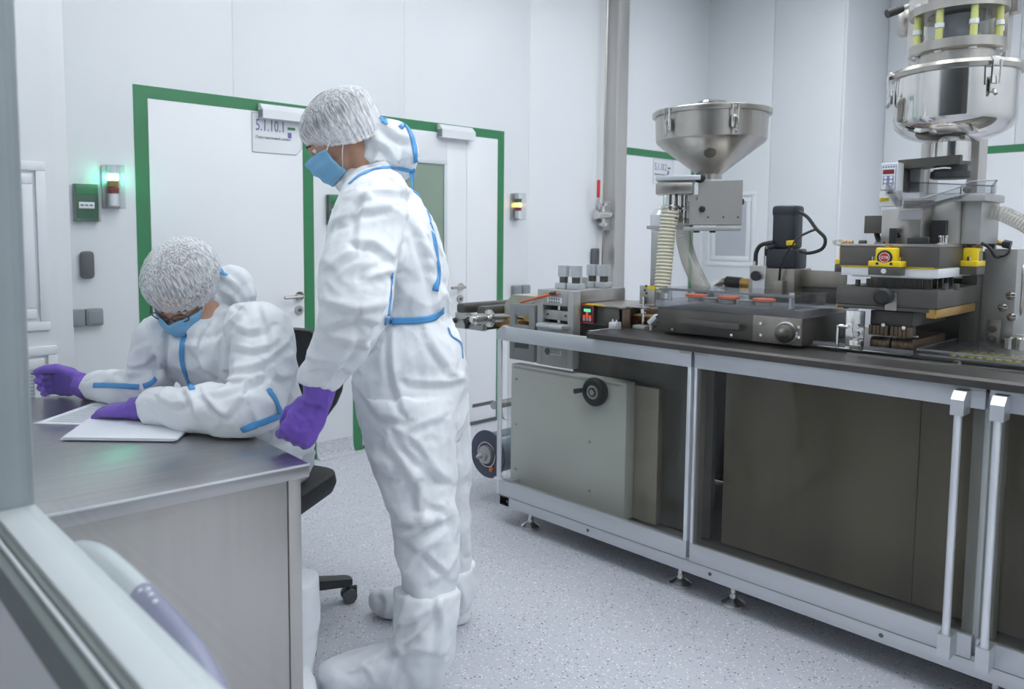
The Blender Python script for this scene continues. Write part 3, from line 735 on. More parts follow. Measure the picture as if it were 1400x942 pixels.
# olive cutter housing behind
a = on(690, 402, 'x', 2.75); b = on(735, 402, 'x', 2.75); c = on(690, 432, 'x', 2.75)
hs = thing('cutter_housing', (2.75, b.y, .9), 'olive grey cutter housing behind the window bracket', 'housing')
MB().prism([(2.75, a.y, c.z), (2.75, b.y, c.z), (2.75, b.y, a.z), (2.75, a.y - .05, a.z), (2.75, a.y, a.z - .05)], (.3, 0, 0)).build('housing_body', 'beige_dark', hs)
for px in (716, 728):
    q = on(px, 413, 'x', 2.748); MB().cyl(q, q + Vector((-.004, 0, 0)), .007, seg=10).build('bolt', 'steel_matte', hs)
MB().box(2.8, 3.0, b.y + .02, a.y - .03, .9, c.z, .002).build('housing_stand', 'steel_dark', hs)

# ------------------------------------------------------------------ outfeed unit with knobs and belts
XO = 2.62
oa = on(622, 427, 'x', XO); ob = on(660, 453, 'x', XO)
ou = thing('outfeed_unit', (XO, (oa.y + ob.y) / 2, ob.z), 'grey control box with knobs and two dark belts at the left end', 'outfeed unit')
MB().box(XO, XO + .03, ob.y, oa.y, ob.z, oa.z, .002).build('front_panel', 'steel_matte', ou)
MB().box(XO + .03, 3.1, ob.y + .004, oa.y - .004, ob.z + .004, oa.z - .03, .002).build('side_box', 'steel_dark', ou)
for px, py, r, n in ((641, 439, .022, 'rotary_knob'), (656, 441, .014, 'push_button'), (623, 438, .014, 'push_button')):
    q = on(px, py, 'x', XO)
    k = MB().lathe(q, (-1, 0, 0), [(r, 0), (r, .006), (r * .75, .008), (r * .7, .022)], 20).build(n, 'black_plastic', ou)
    if r > .02:
        MB().lathe(q, (-1, 0, 0), [(r * 1.35, 0), (r * 1.35, .002), (r * 1.02, .003)], 20).build('knob_ring', 'aluminium', k)
        MB().box(q.x - .024, q.x - .002, q.y - .006, q.y + .006, q.z - .036, q.z - .0, .003).build('pointer', 'black_plastic', k)
for px in (633, 648):
    q = on(px, 437, 'x', XO); MB().cyl(q, q + Vector((-.002, 0, 0)), .005, seg=8).build('mark', 'steel_dark', ou)
q = on(641, 430, 'x', XO); ticks(ou, q.y + .02, q.y - .02, q.z, .008, 4, XO - .0003)
for k, (px, py, qx) in enumerate(((629, 421, 2.63), (657, 425, 2.63))):
    a = on(px, py, 'x', qx)
    bl = MB().box(qx, 3.14, a.y - .03, a.y + .03, a.z - .028, a.z + .022, .012).build('belt', 'black_plastic' if 0 else 'steel_dark', ou)
q = on(663, 435, 'x', 2.60)
sp = MB().lathe(q + Vector((-.07, .0, 0)), (1, -.25, .0), [(.006, -.02), (.018, -.018), (.018, 0), (.026, .002), (.026, .05), (.022, .052), (.022, .07), (.042, .075), (.042, .09), (.02, .092), (.02, .2)], 24).build('spindle', 'steel_polished', ou)
MB().box(2.70, 2.9, ob.y - .16, ob.y - .002, ob.z + .02, ob.z + .06, .003).build('film_plate', 'brass', ou)
# support arm to the cabinet
MB().box(2.75, 2.95, 2.46, ob.y + .01, ob.z - .03, ob.z + .004, .003).build('support_arm', 'steel_dark', ou)

# ------------------------------------------------------------------ film roll at the left end
rc = on(666, 621, 'x', 2.62)
fr = thing('film_roll', rc, 'dark blue film roll on a spindle at the left end near the floor', 'film roll')
MB().lathe(rc, (1, 0, 0), [(.02, 0), (.116, 0), (.118, .004), (.116, .012), (.02, .012)], 48).build('end_disc', 'film_blue', fr)
MB().lathe(rc + Vector((.012, 0, 0)), (1, 0, 0), [(.05, 0), (.1, 0), (.1, .42), (.05, .42)], 48).build('film_winding', 'film_side', fr)
MB().lathe(rc, (-1, 0, 0), [(.044, -.002), (.044, .02), (.03, .024), (.026, .04), (.014, .044), (.012, .06), (.003, .075)], 28).build('spindle_cone', 'steel_matte', fr)
MB().lathe(rc + Vector((-.003, 0, 0)), (-1, 0, 0), [(.062, 0), (.062, .003), (.058, .003), (.058, 0)], 32, cap=False).build('spindle_ring', 'steel_polished', fr)
MB().ell(rc + Vector((-.006, -.035, -.066)), .01, .012, .014).build('roll_stop', 'orange_tube', fr)
MB().cyl(rc + Vector((.02, 0, 0)), rc + Vector((.8, 0, 0)), .018, seg=14).box(rc.x + .5, rc.x + .7, 2.40, rc.y + .03, rc.z - .03, rc.z + .03, .004).build('spindle_shaft', 'steel_matte', fr)
# small guide roller higher up
gr = on(690, 553, 'x', 2.72)
g = thing('guide_roller', gr, 'small grey guide roller between corner rod and beige cover', 'roller')
MB().cyl(gr + Vector((-.06, .02, 0)), gr + Vector((.5, .02, 0)), .02, seg=18).build('roller_tube', 'steel_matte', g)
MB().box(gr.x + .2, gr.x + .24, 2.44, gr.y + .035, gr.z - .02, gr.z + .02, .003).build('roller_arm', 'steel_dark', g)

# ------------------------------------------------------------------ heating station with control panel
XH = 2.68
y0, zt2 = Q(803, 412, XH); y1, _ = Q(852, 410, XH)
hb = thing('heating_station', (XH, 1.9, WT), 'dark heating box with brown see-through covers in the middle left of the machine top', 'heating station')
MB().box(XH, XH + .26, y1, y0, WT, zt2 - .02, .003).build('heater_body', 'gunmetal', hb)
MB().box(XH - .01, XH + .28, y1 - .02, y0, zt2 - .018, zt2 - .008, .001).build('top_cover', 'steel_horizontal', hb)
e = Q(893, 413, XH + .04)[0]
MB().box(XH + .04, XH + .05, e, y1 - .001, WT + .012, zt2 - .05, .001).box(XH + .24, XH + .25, e, y1 - .001, WT + .012, zt2 - .05, .001).build('brown_cover', 'brown_acrylic', hb)
MB().box(XH + .06, XH + .24, e + .01, y1 - .01, .957, 1.0, .003).build('film_bed', 'wood_brown', hb)
MB().box(XH + .10, XH + .22, e + .01, y1 - .01, 1.0, 1.025, .003).build('film_web', 'brown_block', hb)
MB().box(XH + .0, XH + .012, y1 - .03, y1 + .02, WT, zt2 - .02, .002).build('brown_strip', 'brown_block', hb)
MB().tube([(XH + .02, y1, zt2 - .012), (XH + .02, e, zt2 - .006)], .004, 8).build('cover_rail', 'steel_polished', hb)
q = on(841, 443, 'x', XH - .06)
cl = MB().box(q.x - .02, q.x + .02, q.y - .018, q.y + .018, WT, WT + .03, .003).build('clamp_block', 'aluminium_bright', hb)
for s in (-.01, .01): MB().cyl((q.x, q.y + s, WT + .03), (q.x, q.y + s, WT + .04), .006, seg=8).build('clamp_bolt', 'steel_polished', cl)
# control panel
XCP = 2.655
a = on(795, 416, 'x', XCP); b = on(811, 443, 'x', XCP)
cp = thing('control_panel', (XCP, b.y, b.z), 'small black control panel with red keys and green display', 'control panel')
MB().box(XCP, XCP + .03, b.y, a.y, b.z, a.z, .002).build('panel_case', 'black_plastic', cp)
cx = (a.y + b.y) / 2; W_ = a.y - b.y; H_ = a.z - b.z
m = MB()
for s in (0, 1): m.box(XCP - .001, XCP, b.y + s * (W_ - .003), b.y + .003 + s * (W_ - .003), b.z, a.z)
m.box(XCP - .001, XCP, b.y, a.y, a.z - .005, a.z).box(XCP - .001, XCP, b.y, a.y, b.z, b.z + .005)
m.build('panel_border', 'red_plastic', cp)
MB().box(XCP - .002, XCP, cx - W_ * .27, cx + W_ * .27, a.z - H_ * .38, a.z - H_ * .22).build('display', 'lcd_green', cp)
for iy, iz in ((0, .46), (-1, .62), (0, .62), (1, .62), (-1, .78), (0, .78), (1, .78)):
    MB().box(XCP - .003, XCP, cx + iy * W_ * .25 - .006, cx + iy * W_ * .25 + .006, a.z - H_ * iz - .008, a.z - H_ * iz + .005, .001).build('key', 'key_red' if iz < .7 else 'aluminium', cp)
MB().box(XCP, XCP + .04, b.y - .05, a.y - .02, a.z, a.z + .004).build('top_label', 'yellow_paint', cp)
MB().box(XCP + .03, XH + .02, b.y, a.y - .004, b.z + .01, a.z - .01).build('panel_back', 'steel_dark', cp)
MB().cyl((XCP + .02, cx + W_ * .3, WT), (XCP + .02, cx + W_ * .3, b.z + .01), .006, seg=8).build('cable', 'black_plastic', cp)
# sensor post with bracket plate
q = on(879, 446, 'z', .957)
sp = thing('sensor_post', q, 'steel sensor post with a square bracket plate left of the pale hose', 'sensor')
ztop = on(879, 412, 'x', q.x).z
MB().cyl(q, (q.x, q.y, ztop + .02), .006, seg=10).build('post', 'steel_polished', sp)
MB().box(q.x - .03, q.x + .03, q.y - .03, q.y + .03, WT, .962, .003).build('post_foot', 'steel_matte', sp)
MB().cyl((q.x, q.y, .957 + .055), (q.x, q.y, .957 + .07), .014, seg=12).build('post_clamp', 'steel_polished', sp)
a = on(877, 390, 'x', q.x + .02); b = on(897, 417, 'x', q.x + .02)
pl = MB().box(q.x + .008, q.x + .014, b.y, a.y, b.z, a.z, .001).build('bracket_plate', 'steel', sp)
c = on(885, 392, 'x', q.x + .006); MB().box(c.x - .0, c.x + .002, c.y - .035, c.y, c.z - .01, c.z + .004).build('warning_label', 'yellow_paint', pl)
for d in ((884, 391), (882, 397), (884, 401)):
    c = on(*d, 'x', q.x + .008); MB().cyl(c, c + Vector((-.004, 0, 0)), .005, seg=8).build('screw', 'steel_dark', pl)
q2 = on(894, 437, 'x', q.x)
MB().obox(q2, Vector((1, 0, 0)), Vector((0, .7, .7)), Vector((0, -.7, .7)), .03, .022, .05, .004).cyl((q2.x, q2.y + .012, WT), (q2.x, q2.y + .012, q2.z), .008, seg=8).build('sensor_head', 'white_plastic', sp)

# ------------------------------------------------------------------ drawer box with clear cover (feeding unit)
XF = 2.63
fu = thing('feeding_unit', (XF, 1.45, .957), 'dark feeding box with handle, cone knob and clear cover over orange seals', 'feeding unit')
m = MB(); y1_, y0_, z0_, z1_ = fbox(m, XF, .46, (899, 421), (1096, 473), .003)
zt3 = Q(1096, 436, XF)[1]; z0_ = .957
m = MB().box(XF, XF + .46, y1_, y0_, WT + .012, zt3, .003); m.build('box_body', 'gunmetal', fu)
kp = on(1030, 450, 'x', XF); MB().box(XF - .005, XF, y1_, kp.y, WT + .012, zt3, .001).build('knob_plate', 'steel_brown', fu, label='lighter steel plate behind the cone knob')
a = on(930, 437, 'x', XF - .03); b = on(1012, 447, 'x', XF - .03)
hd = MB().box(XF - .04, XF - .015, b.y, a.y, a.z - .02, a.z + .004, .002).build('drawer_handle', 'steel_dark', fu)
for y in (a.y - .03, b.y + .03): MB().box(XF - .02, XF + .001, y - .01, y + .01, a.z - .014, a.z - .002).build('handle_stud', 'steel_dark', hd)
k = on(1076, 455, 'x', XF - .005)
kn = MB().lathe(k, (-1, 0, 0), [(.033, 0), (.034, .02), (.03, .03), (.024, .034), (.021, .05), (.012, .066), (.004, .07)], 28).build('cone_knob', 'steel_dark', fu)
MB().lathe(k, (-1, 0, 0), [(.039, 0), (.039, .006), (.033, .008)], 28).build('knob_collar', 'steel_polished', kn)
for px, py in ((920, 450), (1001, 458), (1041, 442), (1041, 458), (1093, 447), (1093, 461), (899, 433), (899, 441)):
    q = on(px, py, 'x', XF - .004); MB().cyl(q, q + Vector((-.006, 0, 0)), .0055, seg=8).build('screw', 'steel_polished', fu)
# acrylic base plate and cover
zc = zt3 + .028
MB().box(XF - .004, XF + .46, y1_ - .005, y0_ + .01, zt3, zc, .002).build('acrylic_base', 'acrylic_edge', fu)
ct = on(1085, 408, 'x', XF + .01); cy0 = Q(903, 401, XF + .01)[0]; cy1 = ct.y
zc1 = ct.z + .004
cvv = MB().box(XF + .01, XF + .018, cy1, cy0, zc, zc1).box(XF + .26, XF + .268, cy1, cy0, zc, zc1).box(XF + .018, XF + .26, cy1, cy1 + .008, zc, zc1).box(XF + .018, XF + .26, cy0 - .008, cy0, zc, zc1).build('clear_cover', 'clear_acrylic', fu, smooth=0)
MB().box(XF + .005, XF + .275, cy1 - .004, cy0 + .004, zc1, zc1 + .006, .001).build('cover_lid', 'clear_acrylic', cvv, smooth=0)
m = MB()
for x in (XF + .01,): m.box(x - .006, x, cy1 - .004, cy0 + .004, zc1 - .003, zc1 + .0065)
m.build('lid_edge', 'acrylic_edge', cvv)
for y in (cy1 + .015, cy0 - .03):
    MB().cyl((XF + .03, y, zc), (XF + .03, y, zc1 + .012), .009, seg=12).build('cover_pillar', 'aluminium_bright', cvv)
for i, px in enumerate((949, 970, 994, 1020, 1043)):
    q = on(px, 413, 'x', XF + .08); big = i % 2 == 0
    MB().lathe((XF + .09, q.y, zc), (0, 0, 1), [(.028, 0), (.028, .012), (.033, .015)] + ([(.033, .017)] if big else []), 20).build('stirrer_cup', 'steel_matte', fu)
    if big:
        MB().lathe((XF + .09, q.y, zc + .014), (0, 0, 1), [(.033, 0), (.039, .002), (.039, .010), (.033, .012)], 24).build('seal_ring', 'orange_tube', fu)
# ------------------------------------------------------------------ drive unit with motor
du = thing('drive_unit', (2.92, 1.3, .957), 'steel gear box with upright black motor behind the clear cover', 'drive motor')
XG = 2.93
a = on(1025, 363, 'x', XG); b = on(1046, 409, 'x', XG); c = on(1087, 366, 'x', XG)
MB().box(XG, XG + .12, b.y, a.y, zc, a.z, .002).build('connector_box', 'steel_matte', du)
MB().box(XG - .002, XG + .14, c.y, b.y - .001, zc, a.z - .008, .002).build('gear_box', 'steel_brown', du, label='brownish brushed steel gear box')
d = on(1146, 370, 'x', XG + .03)
MB().box(XG + .05, XG + .055, y1_ + .0, c.y - .001, zc + .06, a.z - .012, .001).build('splash_plate', 'steel_brown', du)
MB().box(XG + .06, XG + .16, y1_ + .03, c.y, zc, zc + .07, .003).build('rear_block', 'gunmetal', du)
mtop = on(1078, 281, 'x', XG + .06); mb_ = on(1078, 340, 'x', XG + .06); mbase = on(1078, 366, 'x', XG + .06)
mw = .043
mt = MB().box(XG + .06 - mw, XG + .06 + mw, mtop.y - mw, mtop.y + mw, mb_.z, mtop.z - .02, .012).build('motor', 'motor_black', du)
MB().box(XG + .06 - mw - .003, XG + .06 + mw + .003, mtop.y - mw - .003, mtop.y + mw + .003, mtop.z - .045, mtop.z, .014).build('motor_cap', 'motor_black', mt)
MB().box(XG + .06 - .053, XG + .06 + .053, mtop.y - .057, mtop.y + .057, a.z - .008, mb_.z, .008).build('gear_head', 'motor_black', mt)
for s in (-1, 1): MB().cyl((XG, mtop.y + s * .048, mb_.z), (XG, mtop.y + s * .048, mb_.z + .01), .006, seg=8).build('bolt', 'steel_polished', mt)
def cable(name, pts, r, lab, m='black_plastic', n=8):
    return MB().tube(bez(pts, n), r, 8).build(name, m, None, lab, 'cable', loc=pts[0])
S = lambda px, py, dx=0: on(px, py, 'x', XG + .02 + dx)
cable('motor_cable', [S(1093, 289), S(1105, 298), S(1116, 313), S(1128, 326), S(1124, 340), S(1106, 346), S(1094, 343)], .0065, 'looped black cable leaving the top of the motor')
cable('sensor_cable', [S(1114, 314, -.01), S(1104, 318, -.02), S(1090, 326, -.05), S(1076, 345, -.06), S(1068, 362, -.05), S(1065, 385, -.04)], .0045, 'thin black cable with yellow tag hanging in front of the motor')
q = S(1081, 332, -.06); MB().obox(q, Vector((.75, -.66, .1)).normalized(), Vector((.66, .75, 0)), Vector((-.1, 0, 1)).normalized(), .03, .012, .018, .002).build('cable_tag', 'yellow_paint', None, 'small yellow tag on the thin cable before the motor', 'tag', loc=q)
q = S(1065, 387, -.04); MB().box(q.x - .014, q.x + .05, q.y - .02, q.y + .016, q.z - .04, q.z + .01, .002).build('cable_gland', 'steel_brown', du)
for i, (p0, p1) in enumerate((((1033, 357), (1059, 331)), ((1048, 350), (1060, 334)))):
    A_ = S(*p0); 
    cable('short_hose', [A_, S(p0[0] + 1, p0[1] - 12), S(p0[0] + 8, p1[1] + 4), S(*p1)], .0085, 'left short black hose bent into the motor foot' if i == 0 else 'right short black hose bent into the motor foot')
    MB().cyl((A_.x, A_.y, a.z - .002), A_, .009, seg=10).build('hose_fitting', 'steel_polished', du)
q = on(1036, 377, 'x', XG - .002); MB().lathe(q, (-1, 0, 0), [(.012, 0), (.012, .01), (.02, .012), (.02, .02)], 14).build('switch_knob', 'black_plastic', du)
q = on(1037, 389, 'x', XG - .001); MB().box(XG - .002, XG, q.y - .024, q.y + .024, q.z - .02, q.z + .022).build('data_plate', 'aluminium_bright', du)
# suction elbow behind the cover
t = thing('suction_elbow', on(992, 392, 'x', 3.0), 'bent steel suction pipe with black sleeve behind the clear cover', 'pipe')
G = lambda px, py: on(px, py, 'x', 3.02)
MB().tube(bez([G(972, 399), G(978, 391), G(986, 386), G(995, 384)], 6), .016, 14).build('elbow', 'steel_polished', t)
MB().cyl(G(994, 385), G(1014, 387), .0235, seg=18).build('sleeve', 'black_plastic', t)
MB().cyl(G(1013, 387), G(1026, 388), .021, seg=18).build('pipe_end', 'brass', t)
MB().cyl(G(972, 399), Vector((G(972, 399).x, G(972, 399).y, zc)), .016, seg=12).build('pipe_leg', 'steel_polished', t)

# ------------------------------------------------------------------ first hopper with vibratory feeder
XH1 = 3.05
hz = lambda px, py, dx=0: on(px, py, 'x', XH1 + dx)
c = hz(971, 200); cy = c.y
zr = hz(900, 168).z; zc2 = hz(905, 203).z; zn = hz(972, 240).z; R1 = .228
zt4 = hz(972, 157).z
vf = thing('vibratory_feeder', (XH1, cy, .957), 'steel box feeder with outlet spouts under the conical hopper', 'feeder')
hp = thing('conical_hopper', (XH1, cy, zn), 'brushed steel conical hopper with lid and clamps on the left feeder', 'hopper')
zr = (zr + zt4) / 2
MB().lathe((XH1, cy, 0), (0, 0, 1), [(.05, zn - .02), (.05, zn + .004), (R1 - .012, zc2), (R1 - .004, zc2 + .012), (R1, zr - .004), (R1 - .01, zr - .004), (R1 - .012, zc2 + .012)], 72).build('hopper_body', 'steel', hp)
MB().lathe((XH1, cy, zr), (0, 0, 1), [(R1 + .012, -.006), (R1 + .014, 0), (R1 + .014, .012), (R1 + .008, .017), (.06, .03), (.05, .034)], 72).build('lid', 'steel', hp)
MB().lathe((XH1, cy, zr + .03), (0, 0, 1), [(.05, 0), (.06, .004), (.064, .02), (.056, .028), (.03, .03)], 32).build('lid_port', 'steel_polished', hp)
for ang in (-128, 8 - 20 + 180 - 2, 60):
    a = math.radians(ang); u = Vector((math.cos(a), math.sin(a), 0)); v = Vector((-u.y, u.x, 0)); p = Vector((XH1, cy, zr)) + u * (R1 + .006)
    cl = MB().obox(p + Vector((0, 0, -.055)) + u * .004, u, v, Vector((0, 0, 1)), .008, .03, .05, .002).build('clamp', 'steel_polished', hp)
    MB().tube([p + v * .012 + Vector((0, 0, .012)) + u * .014, p + v * .012 + Vector((0, 0, -.06)) + u * .012, p - v * .012 + Vector((0, 0, -.06)) + u * .012, p - v * .012 + Vector((0, 0, .012)) + u * .014, p + v * .012 + Vector((0, 0, .012)) + u * .014], .003, 6).build('clamp_wire', 'steel_polished', cl)
    MB().tube([p + Vector((0, 0, -.04)) + u * .012, p + Vector((0, 0, -.085)) + u * .008, p + Vector((0, 0, -.10)) + u * .02], .006, 8).build('clamp_lever', 'steel_polished', cl)
q = hz(970, 213); rr = (R1 - .012) * (q.z - zn) / (zc2 - zn) + .05 * (1 - (q.z - zn) / (zc2 - zn))
vw = Vector((XH1, cy, 0)); dv = (Vector((0, 0, 0)) - vw); dv.z = 0; dv.normalize(); sl = Vector((dv.x * .75, dv.y * .75, -.66)).normalized()
MB().lathe(vw + dv * (rr - .003) + Vector((0, 0, q.z)), sl, [(.024, 0), (.024, .006), (.0, .008)], 20).build('sight_port', 'steel_dark', hp)
MB().lathe((XH1, cy, zn - .045), (0, 0, 1), [(.045, 0), (.052, .004), (.052, .026), (.045, .03)], 28).build('neck_ring', 'aluminium_bright', hp)
# feeder body (front plate, side, spouts)
xf = XH1 - .13
def fp(px, py): return on(px, py, 'x', xf)
b = fp(1014, 307)
NV = Vector((-.873, -.488, 0)); UV_ = Vector((-.488, .873, 0))          # the feeder stands turned on its post
def fp(px, py):
    d = ray(px, py); return EYEV + d * ((b - EYEV).dot(NV) / d.dot(NV))
a = fp(955, 248); e = fp(964, 266); k = fp(942, 310); b2_ = Vector((b.x, b.y, a.z + .002)); DN = -NV
MB().prism([a, b2_, b, Vector((k.x, k.y, b.z)), Vector((k.x, k.y, e.z)), Vector((a.x, a.y, e.z))], DN * .24).build('feeder_box', 'steel_panel', vf)
c0_ = fp(973, 313); g = fp(882, 311)
MB().obox(c0_ + DN * .12 - Vector((0, 0, .0)), UV_, DN, Vector((0, 0, 1)), (k - b).length + .02, .26, .015, .002).build('base_plate', 'steel_matte', vf)
MB().obox((g + k) / 2 + DN * .12, UV_, DN, Vector((0, 0, 1)), (g - k).length, .12, .014, .002).build('arm_plate', 'steel_matte', vf)
for px, py in ((968, 297), (989, 297), (1009, 297)):
    q = fp(px, py); MB().cyl(q, q + NV * .004, .004, seg=8).build('screw', 'steel_dark', vf)
for px, py, r in ((960, 286, .012), (957, 243, .021)):
    q = fp(px, py); MB().cyl(q - NV * .02, q + NV * .012, r * .6, seg=12).lathe(q, NV, [(r, .0), (r * 1.05, .01), (r * .6, .016)], 18).build('knob', 'black_plastic', vf)
q = fp(1013, 275); MB().lathe(q + DN * .06, -UV_, [(.012, 0), (.013, .01), (.006, .014)], 12).build('knob', 'black_plastic', vf)
a = fp(897, 251); b1_ = fp(947, 265); m_ = (a + b1_) / 2; MB().obox(m_ + DN * .06, UV_, DN, Vector((0, 0, 1)), (Vector((a.x, a.y, 0)) - Vector((b1_.x, b1_.y, 0))).length, .16, a.z - b1_.z, .003).build('chute_box', 'steel', vf)
a2 = fp(897, 240); b2 = fp(958, 247); MB().obox((a2 + b2) / 2 + DN * .06, UV_, DN, Vector((0, 0, 1)), (Vector((a2.x, a2.y, 0)) - Vector((b2.x, b2.y, 0))).length, .16, .02, .002).build('chute_lid', 'aluminium', vf)
a3 = fp(941, 266); b3 = fp(955, 275); MB().obox((a3 + b3) / 2 + DN * .05, UV_, DN, Vector((0, 0, 1)), .04, .1, a3.z - b3.z, .002).build('chute_block', 'steel_panel', vf)
s1 = fp(916, 268) + DN * .04; s2 = fp(937, 268) + DN * .09
for s, n in ((s1, 0), (s2, 1)):
    zz = on(916, 291 if n == 0 else 283, 'x', xf + .03).z - n * .03
    sp = MB().lathe((s.x, s.y, 0), (0, 0, 1), [(.03, zz - .04), (.03, s.z + .01), (.027, s.z + .01)], 24).build('outlet_spout', 'clear_acrylic' if 0 else 'steel_polished', vf)
    MB().lathe((s.x, s.y, zz + .012), (0, 0, 1), [(.031, 0), (.037, .003), (.037, .012), (.031, .015)], 24).build('spout_clamp', 'steel_polished', sp)
q = fp(905, 296); MB().lathe(Vector((fp(903, 296).x, fp(903, 296).y, q.z - .05)) + DN * .12, (0, 0, 1), [(.045, -.01), (.05, 0), (.05, .06), (.035, .08), (.01, .088)], 28).build('vibrator_dome', 'aluminium_bright', vf)
MB().cyl(fp(890, 299) + DN * .12, fp(900, 299) + DN * .12, .006, seg=8).build('dome_bolt', 'steel_dark', vf)
# stand post behind the hoses
pp = on(906, 330, 'x', XH1 + .08)
MB().box(pp.x - .02, pp.x + .02, pp.y - .006, pp.y + .05, .957, fp(905, 310).z, .003).build('stand_post', 'steel_matte', vf)
for px in (952, 974): 
    q = fp(px, 316); MB().cyl(q + DN * .04 + Vector((0, 0, -.006)), q + DN * .04 + Vector((0, 0, .012)), .012, seg=10).build('rubber_mount', 'black_plastic', vf)
# hoses
def ribbed(name, pts, r, pitch, mbase, mrib, label, rib=.0022):
    P = bez(pts, 14); t = thing(name, P[0], label, 'hose')
    MB().tube(P, r, 18, cap=False).build('hose_wall', mbase, t)
    L_ = [0]
    for a, b in zip(P, P[1:]): L_.append(L_[-1] + (b - a).length)
    n = int(L_[-1] / pitch); m = MB()
    for i in range(n):
        d = (i + .5) * pitch; j = max(k for k in range(len(L_)) if L_[k] <= d); j = min(j, len(P) - 2)
        f = (d - L_[j]) / max(1e-6, L_[j + 1] - L_[j]); c = P[j].lerp(P[j + 1], f); tg = (P[j + 1] - P[j]).normalized()
        m.lathe(c, tg, [(r - .0005, -pitch * .28), (r + rib, -pitch * .14), (r + rib, pitch * .14), (r - .0005, pitch * .28)], 18, cap=False)
    m.build('hose_ribs', mrib, t, kind='stuff')
    return t
s1b = Vector((s1.x, s1.y, on(914, 288, 'x', s1.x).z))
ribbed('pale_hose', [s1b, on(912, 320, 'x', s1.x - .01), on(909, 355, 'x', s1.x - .02), on(905, 400, 'x', s1.x - .04)], .0315, .0145, 'hose_cream', 'cream_rib', 'cream ribbed hose hanging straight down from the feeder', .003)
s2b = Vector((s2.x, s2.y, on(936, 298, 'x', s2.x).z))
ribbed('clear_hose', [s2b, on(935, 325, 'x', s2.x), on(942, 355, 'x', s2.x - .02), on(952, 378, 'x', s2.x - .03), on(962, 398, 'x', s2.x - .05)], .031, .0075, 'hose_clear', 'hose_clear', 'clear grey ribbed hose curving right under the feeder', .0015)

# ------------------------------------------------------------------ pressing station (right)
XP = 2.66
ps = thing('pressing_station', (XP, .88, .957), 'dark steel pressing station with white plate and pin rows, right on the machine top', 'pressing station')
def P_(px, py, x=XP): return on(px, py, 'x', x)
yl = P_(1148, 350).y; yr = P_(1284, 366).y
z_t = P_(1216, 337).z; z_y = P_(1216, 364).z; z_w = P_(1216, 378).z; z_p = P_(1216, 394).z; z_b = P_(1216, 419).z; z_r = P_(1216, 428).z
MB().box(XP, 3.10, yr, yl, z_y, z_t, .002).build('upper_block', 'gunmetal', ps)
MB().box(XP - .002, 3.08, yr - .002, yl + .002, z_t, z_t + .008, .001).build('upper_plate', 'steel', ps)
MB().box(XP + .004, 3.02, yr + .012, yl - .002, z_y - .006, z_y).build('yellow_film', 'yellow_paint', ps)
MB().box(XP + .006, 3.02, yr + .002, yl - .004, z_w - .001, z_y - .004, .002).build('white_plate', 'white_plastic', ps)
MB().box(XP + .03, 2.99, yr + .03, yl - .03, z_w - .005, z_w - .001).build('pin_plate', 'steel', ps)
m = MB(); npn = 30
for r in range(5):
    for i in range(npn):
        y = yr + .03 + (yl - yr - .11) * (i + .5) / npn
        m.tube([(XP + .05 + r * .05, y, z_p - .01), (XP + .05 + r * .05, y, z_w)], .0028, 6)
m.build('pusher_pins', 'steel_dark', ps, kind='stuff', label='rows of thin upright pins')
MB().box(XP - .006, 3.09, yr - .002, yl + .004, z_b, z_p, .003).build('lower_block', 'gunmetal', ps)
MB().box(XP - .004, 3.05, yr + .02, yl, z_r + .008, z_b - .001, .002).build('slide_rail', 'steel_dark', ps)
MB().box(XP - .002, 3.05, yr, yr + .028, z_r - .008, z_b - .001, .002).build('guide_foot', 'brass', ps)
MB().box(XP - .002, XP + .06, yl - .02, yl + .004, z_r + .002, z_b - .001, .002).build('guide_foot', 'brass', ps)
MB().box(XP + .15, XP + .16, yl - .05, yl - .03, z_p, z_p + .02).build('guide_peg', 'steel_dark', ps)
for px, py in ((1173, 386), (1293, 390), (1308, 388)):
    q = P_(px, py, XP + .06); MB().cyl((q.x, q.y, z_p), (q.x, q.y, z_p + .02), .008, seg=10).build('cap_bolt', 'steel_dark', ps)
q = P_(1209, 405, XP - .02); kb = MB()
kb.lathe(q + Vector((-.0, 0, 0)), (-1, 0, 0), [(.012, -.012), (.014, 0), (.026, .004), (.028, .016), (.02, .022)], 12)
kb.build('star_knob', 'black_plastic', ps)
MB().box(XP - .012, XP - .006, q.y - .034, q.y - .0, z_b - .012, z_b + .045, .001).build('knob_bracket', 'steel', ps)
# lower tools
ry0 = P_(1186, 450, 2.70).y; ry1 = P_(1244, 450, 2.70).y
z1 = P_(1215, 446, 2.70).z; z2 = P_(1215, 460, 2.70).z; z3 = P_(1215, 463, 2.70).z
MB().box(2.72, 3.05, ry1 - .0, ry0, z1, z_r, .002).build('tool_block', 'gunmetal', ps)
ym = (ry0 + ry1) / 2
for a, b in ((ym + .003, ry0), (ry1, ym - .003)):
    m = MB(); n = 5
    for i in range(n): m.box(2.705, 2.76, a + (b - a) * i / n + .0008, a + (b - a) * (i + 1) / n - .0008, z2, z1, .002)
    m.build('upper_die', 'brown_block', ps)
    m = MB()
    for i in range(n): m.tube([(2.745, a + (b - a) * i / n + .0006, (WT + .012 + z3) / 2), (2.745, a + (b - a) * (i + 1) / n - .0006, (WT + .012 + z3) / 2)], (z3 - WT - .012) / 2, 18)
    m.box(2.745, 3.05, a, b, WT + .012, z3 - .004)
    m.build('lower_die', 'brown_block', ps)
for px, py in ((1209, 444), (1237, 448)):
    q = P_(px, py, 2.712); MB().cyl(q, q + Vector((-.01, 0, 0)), .006, seg=10).build('bolt', 'steel_polished', ps)
q = P_(1256, 461, 2.74); MB().cyl(q, q + Vector((.0, .035, 0)), .005, seg=8).build('pin', 'steel_polished', ps)
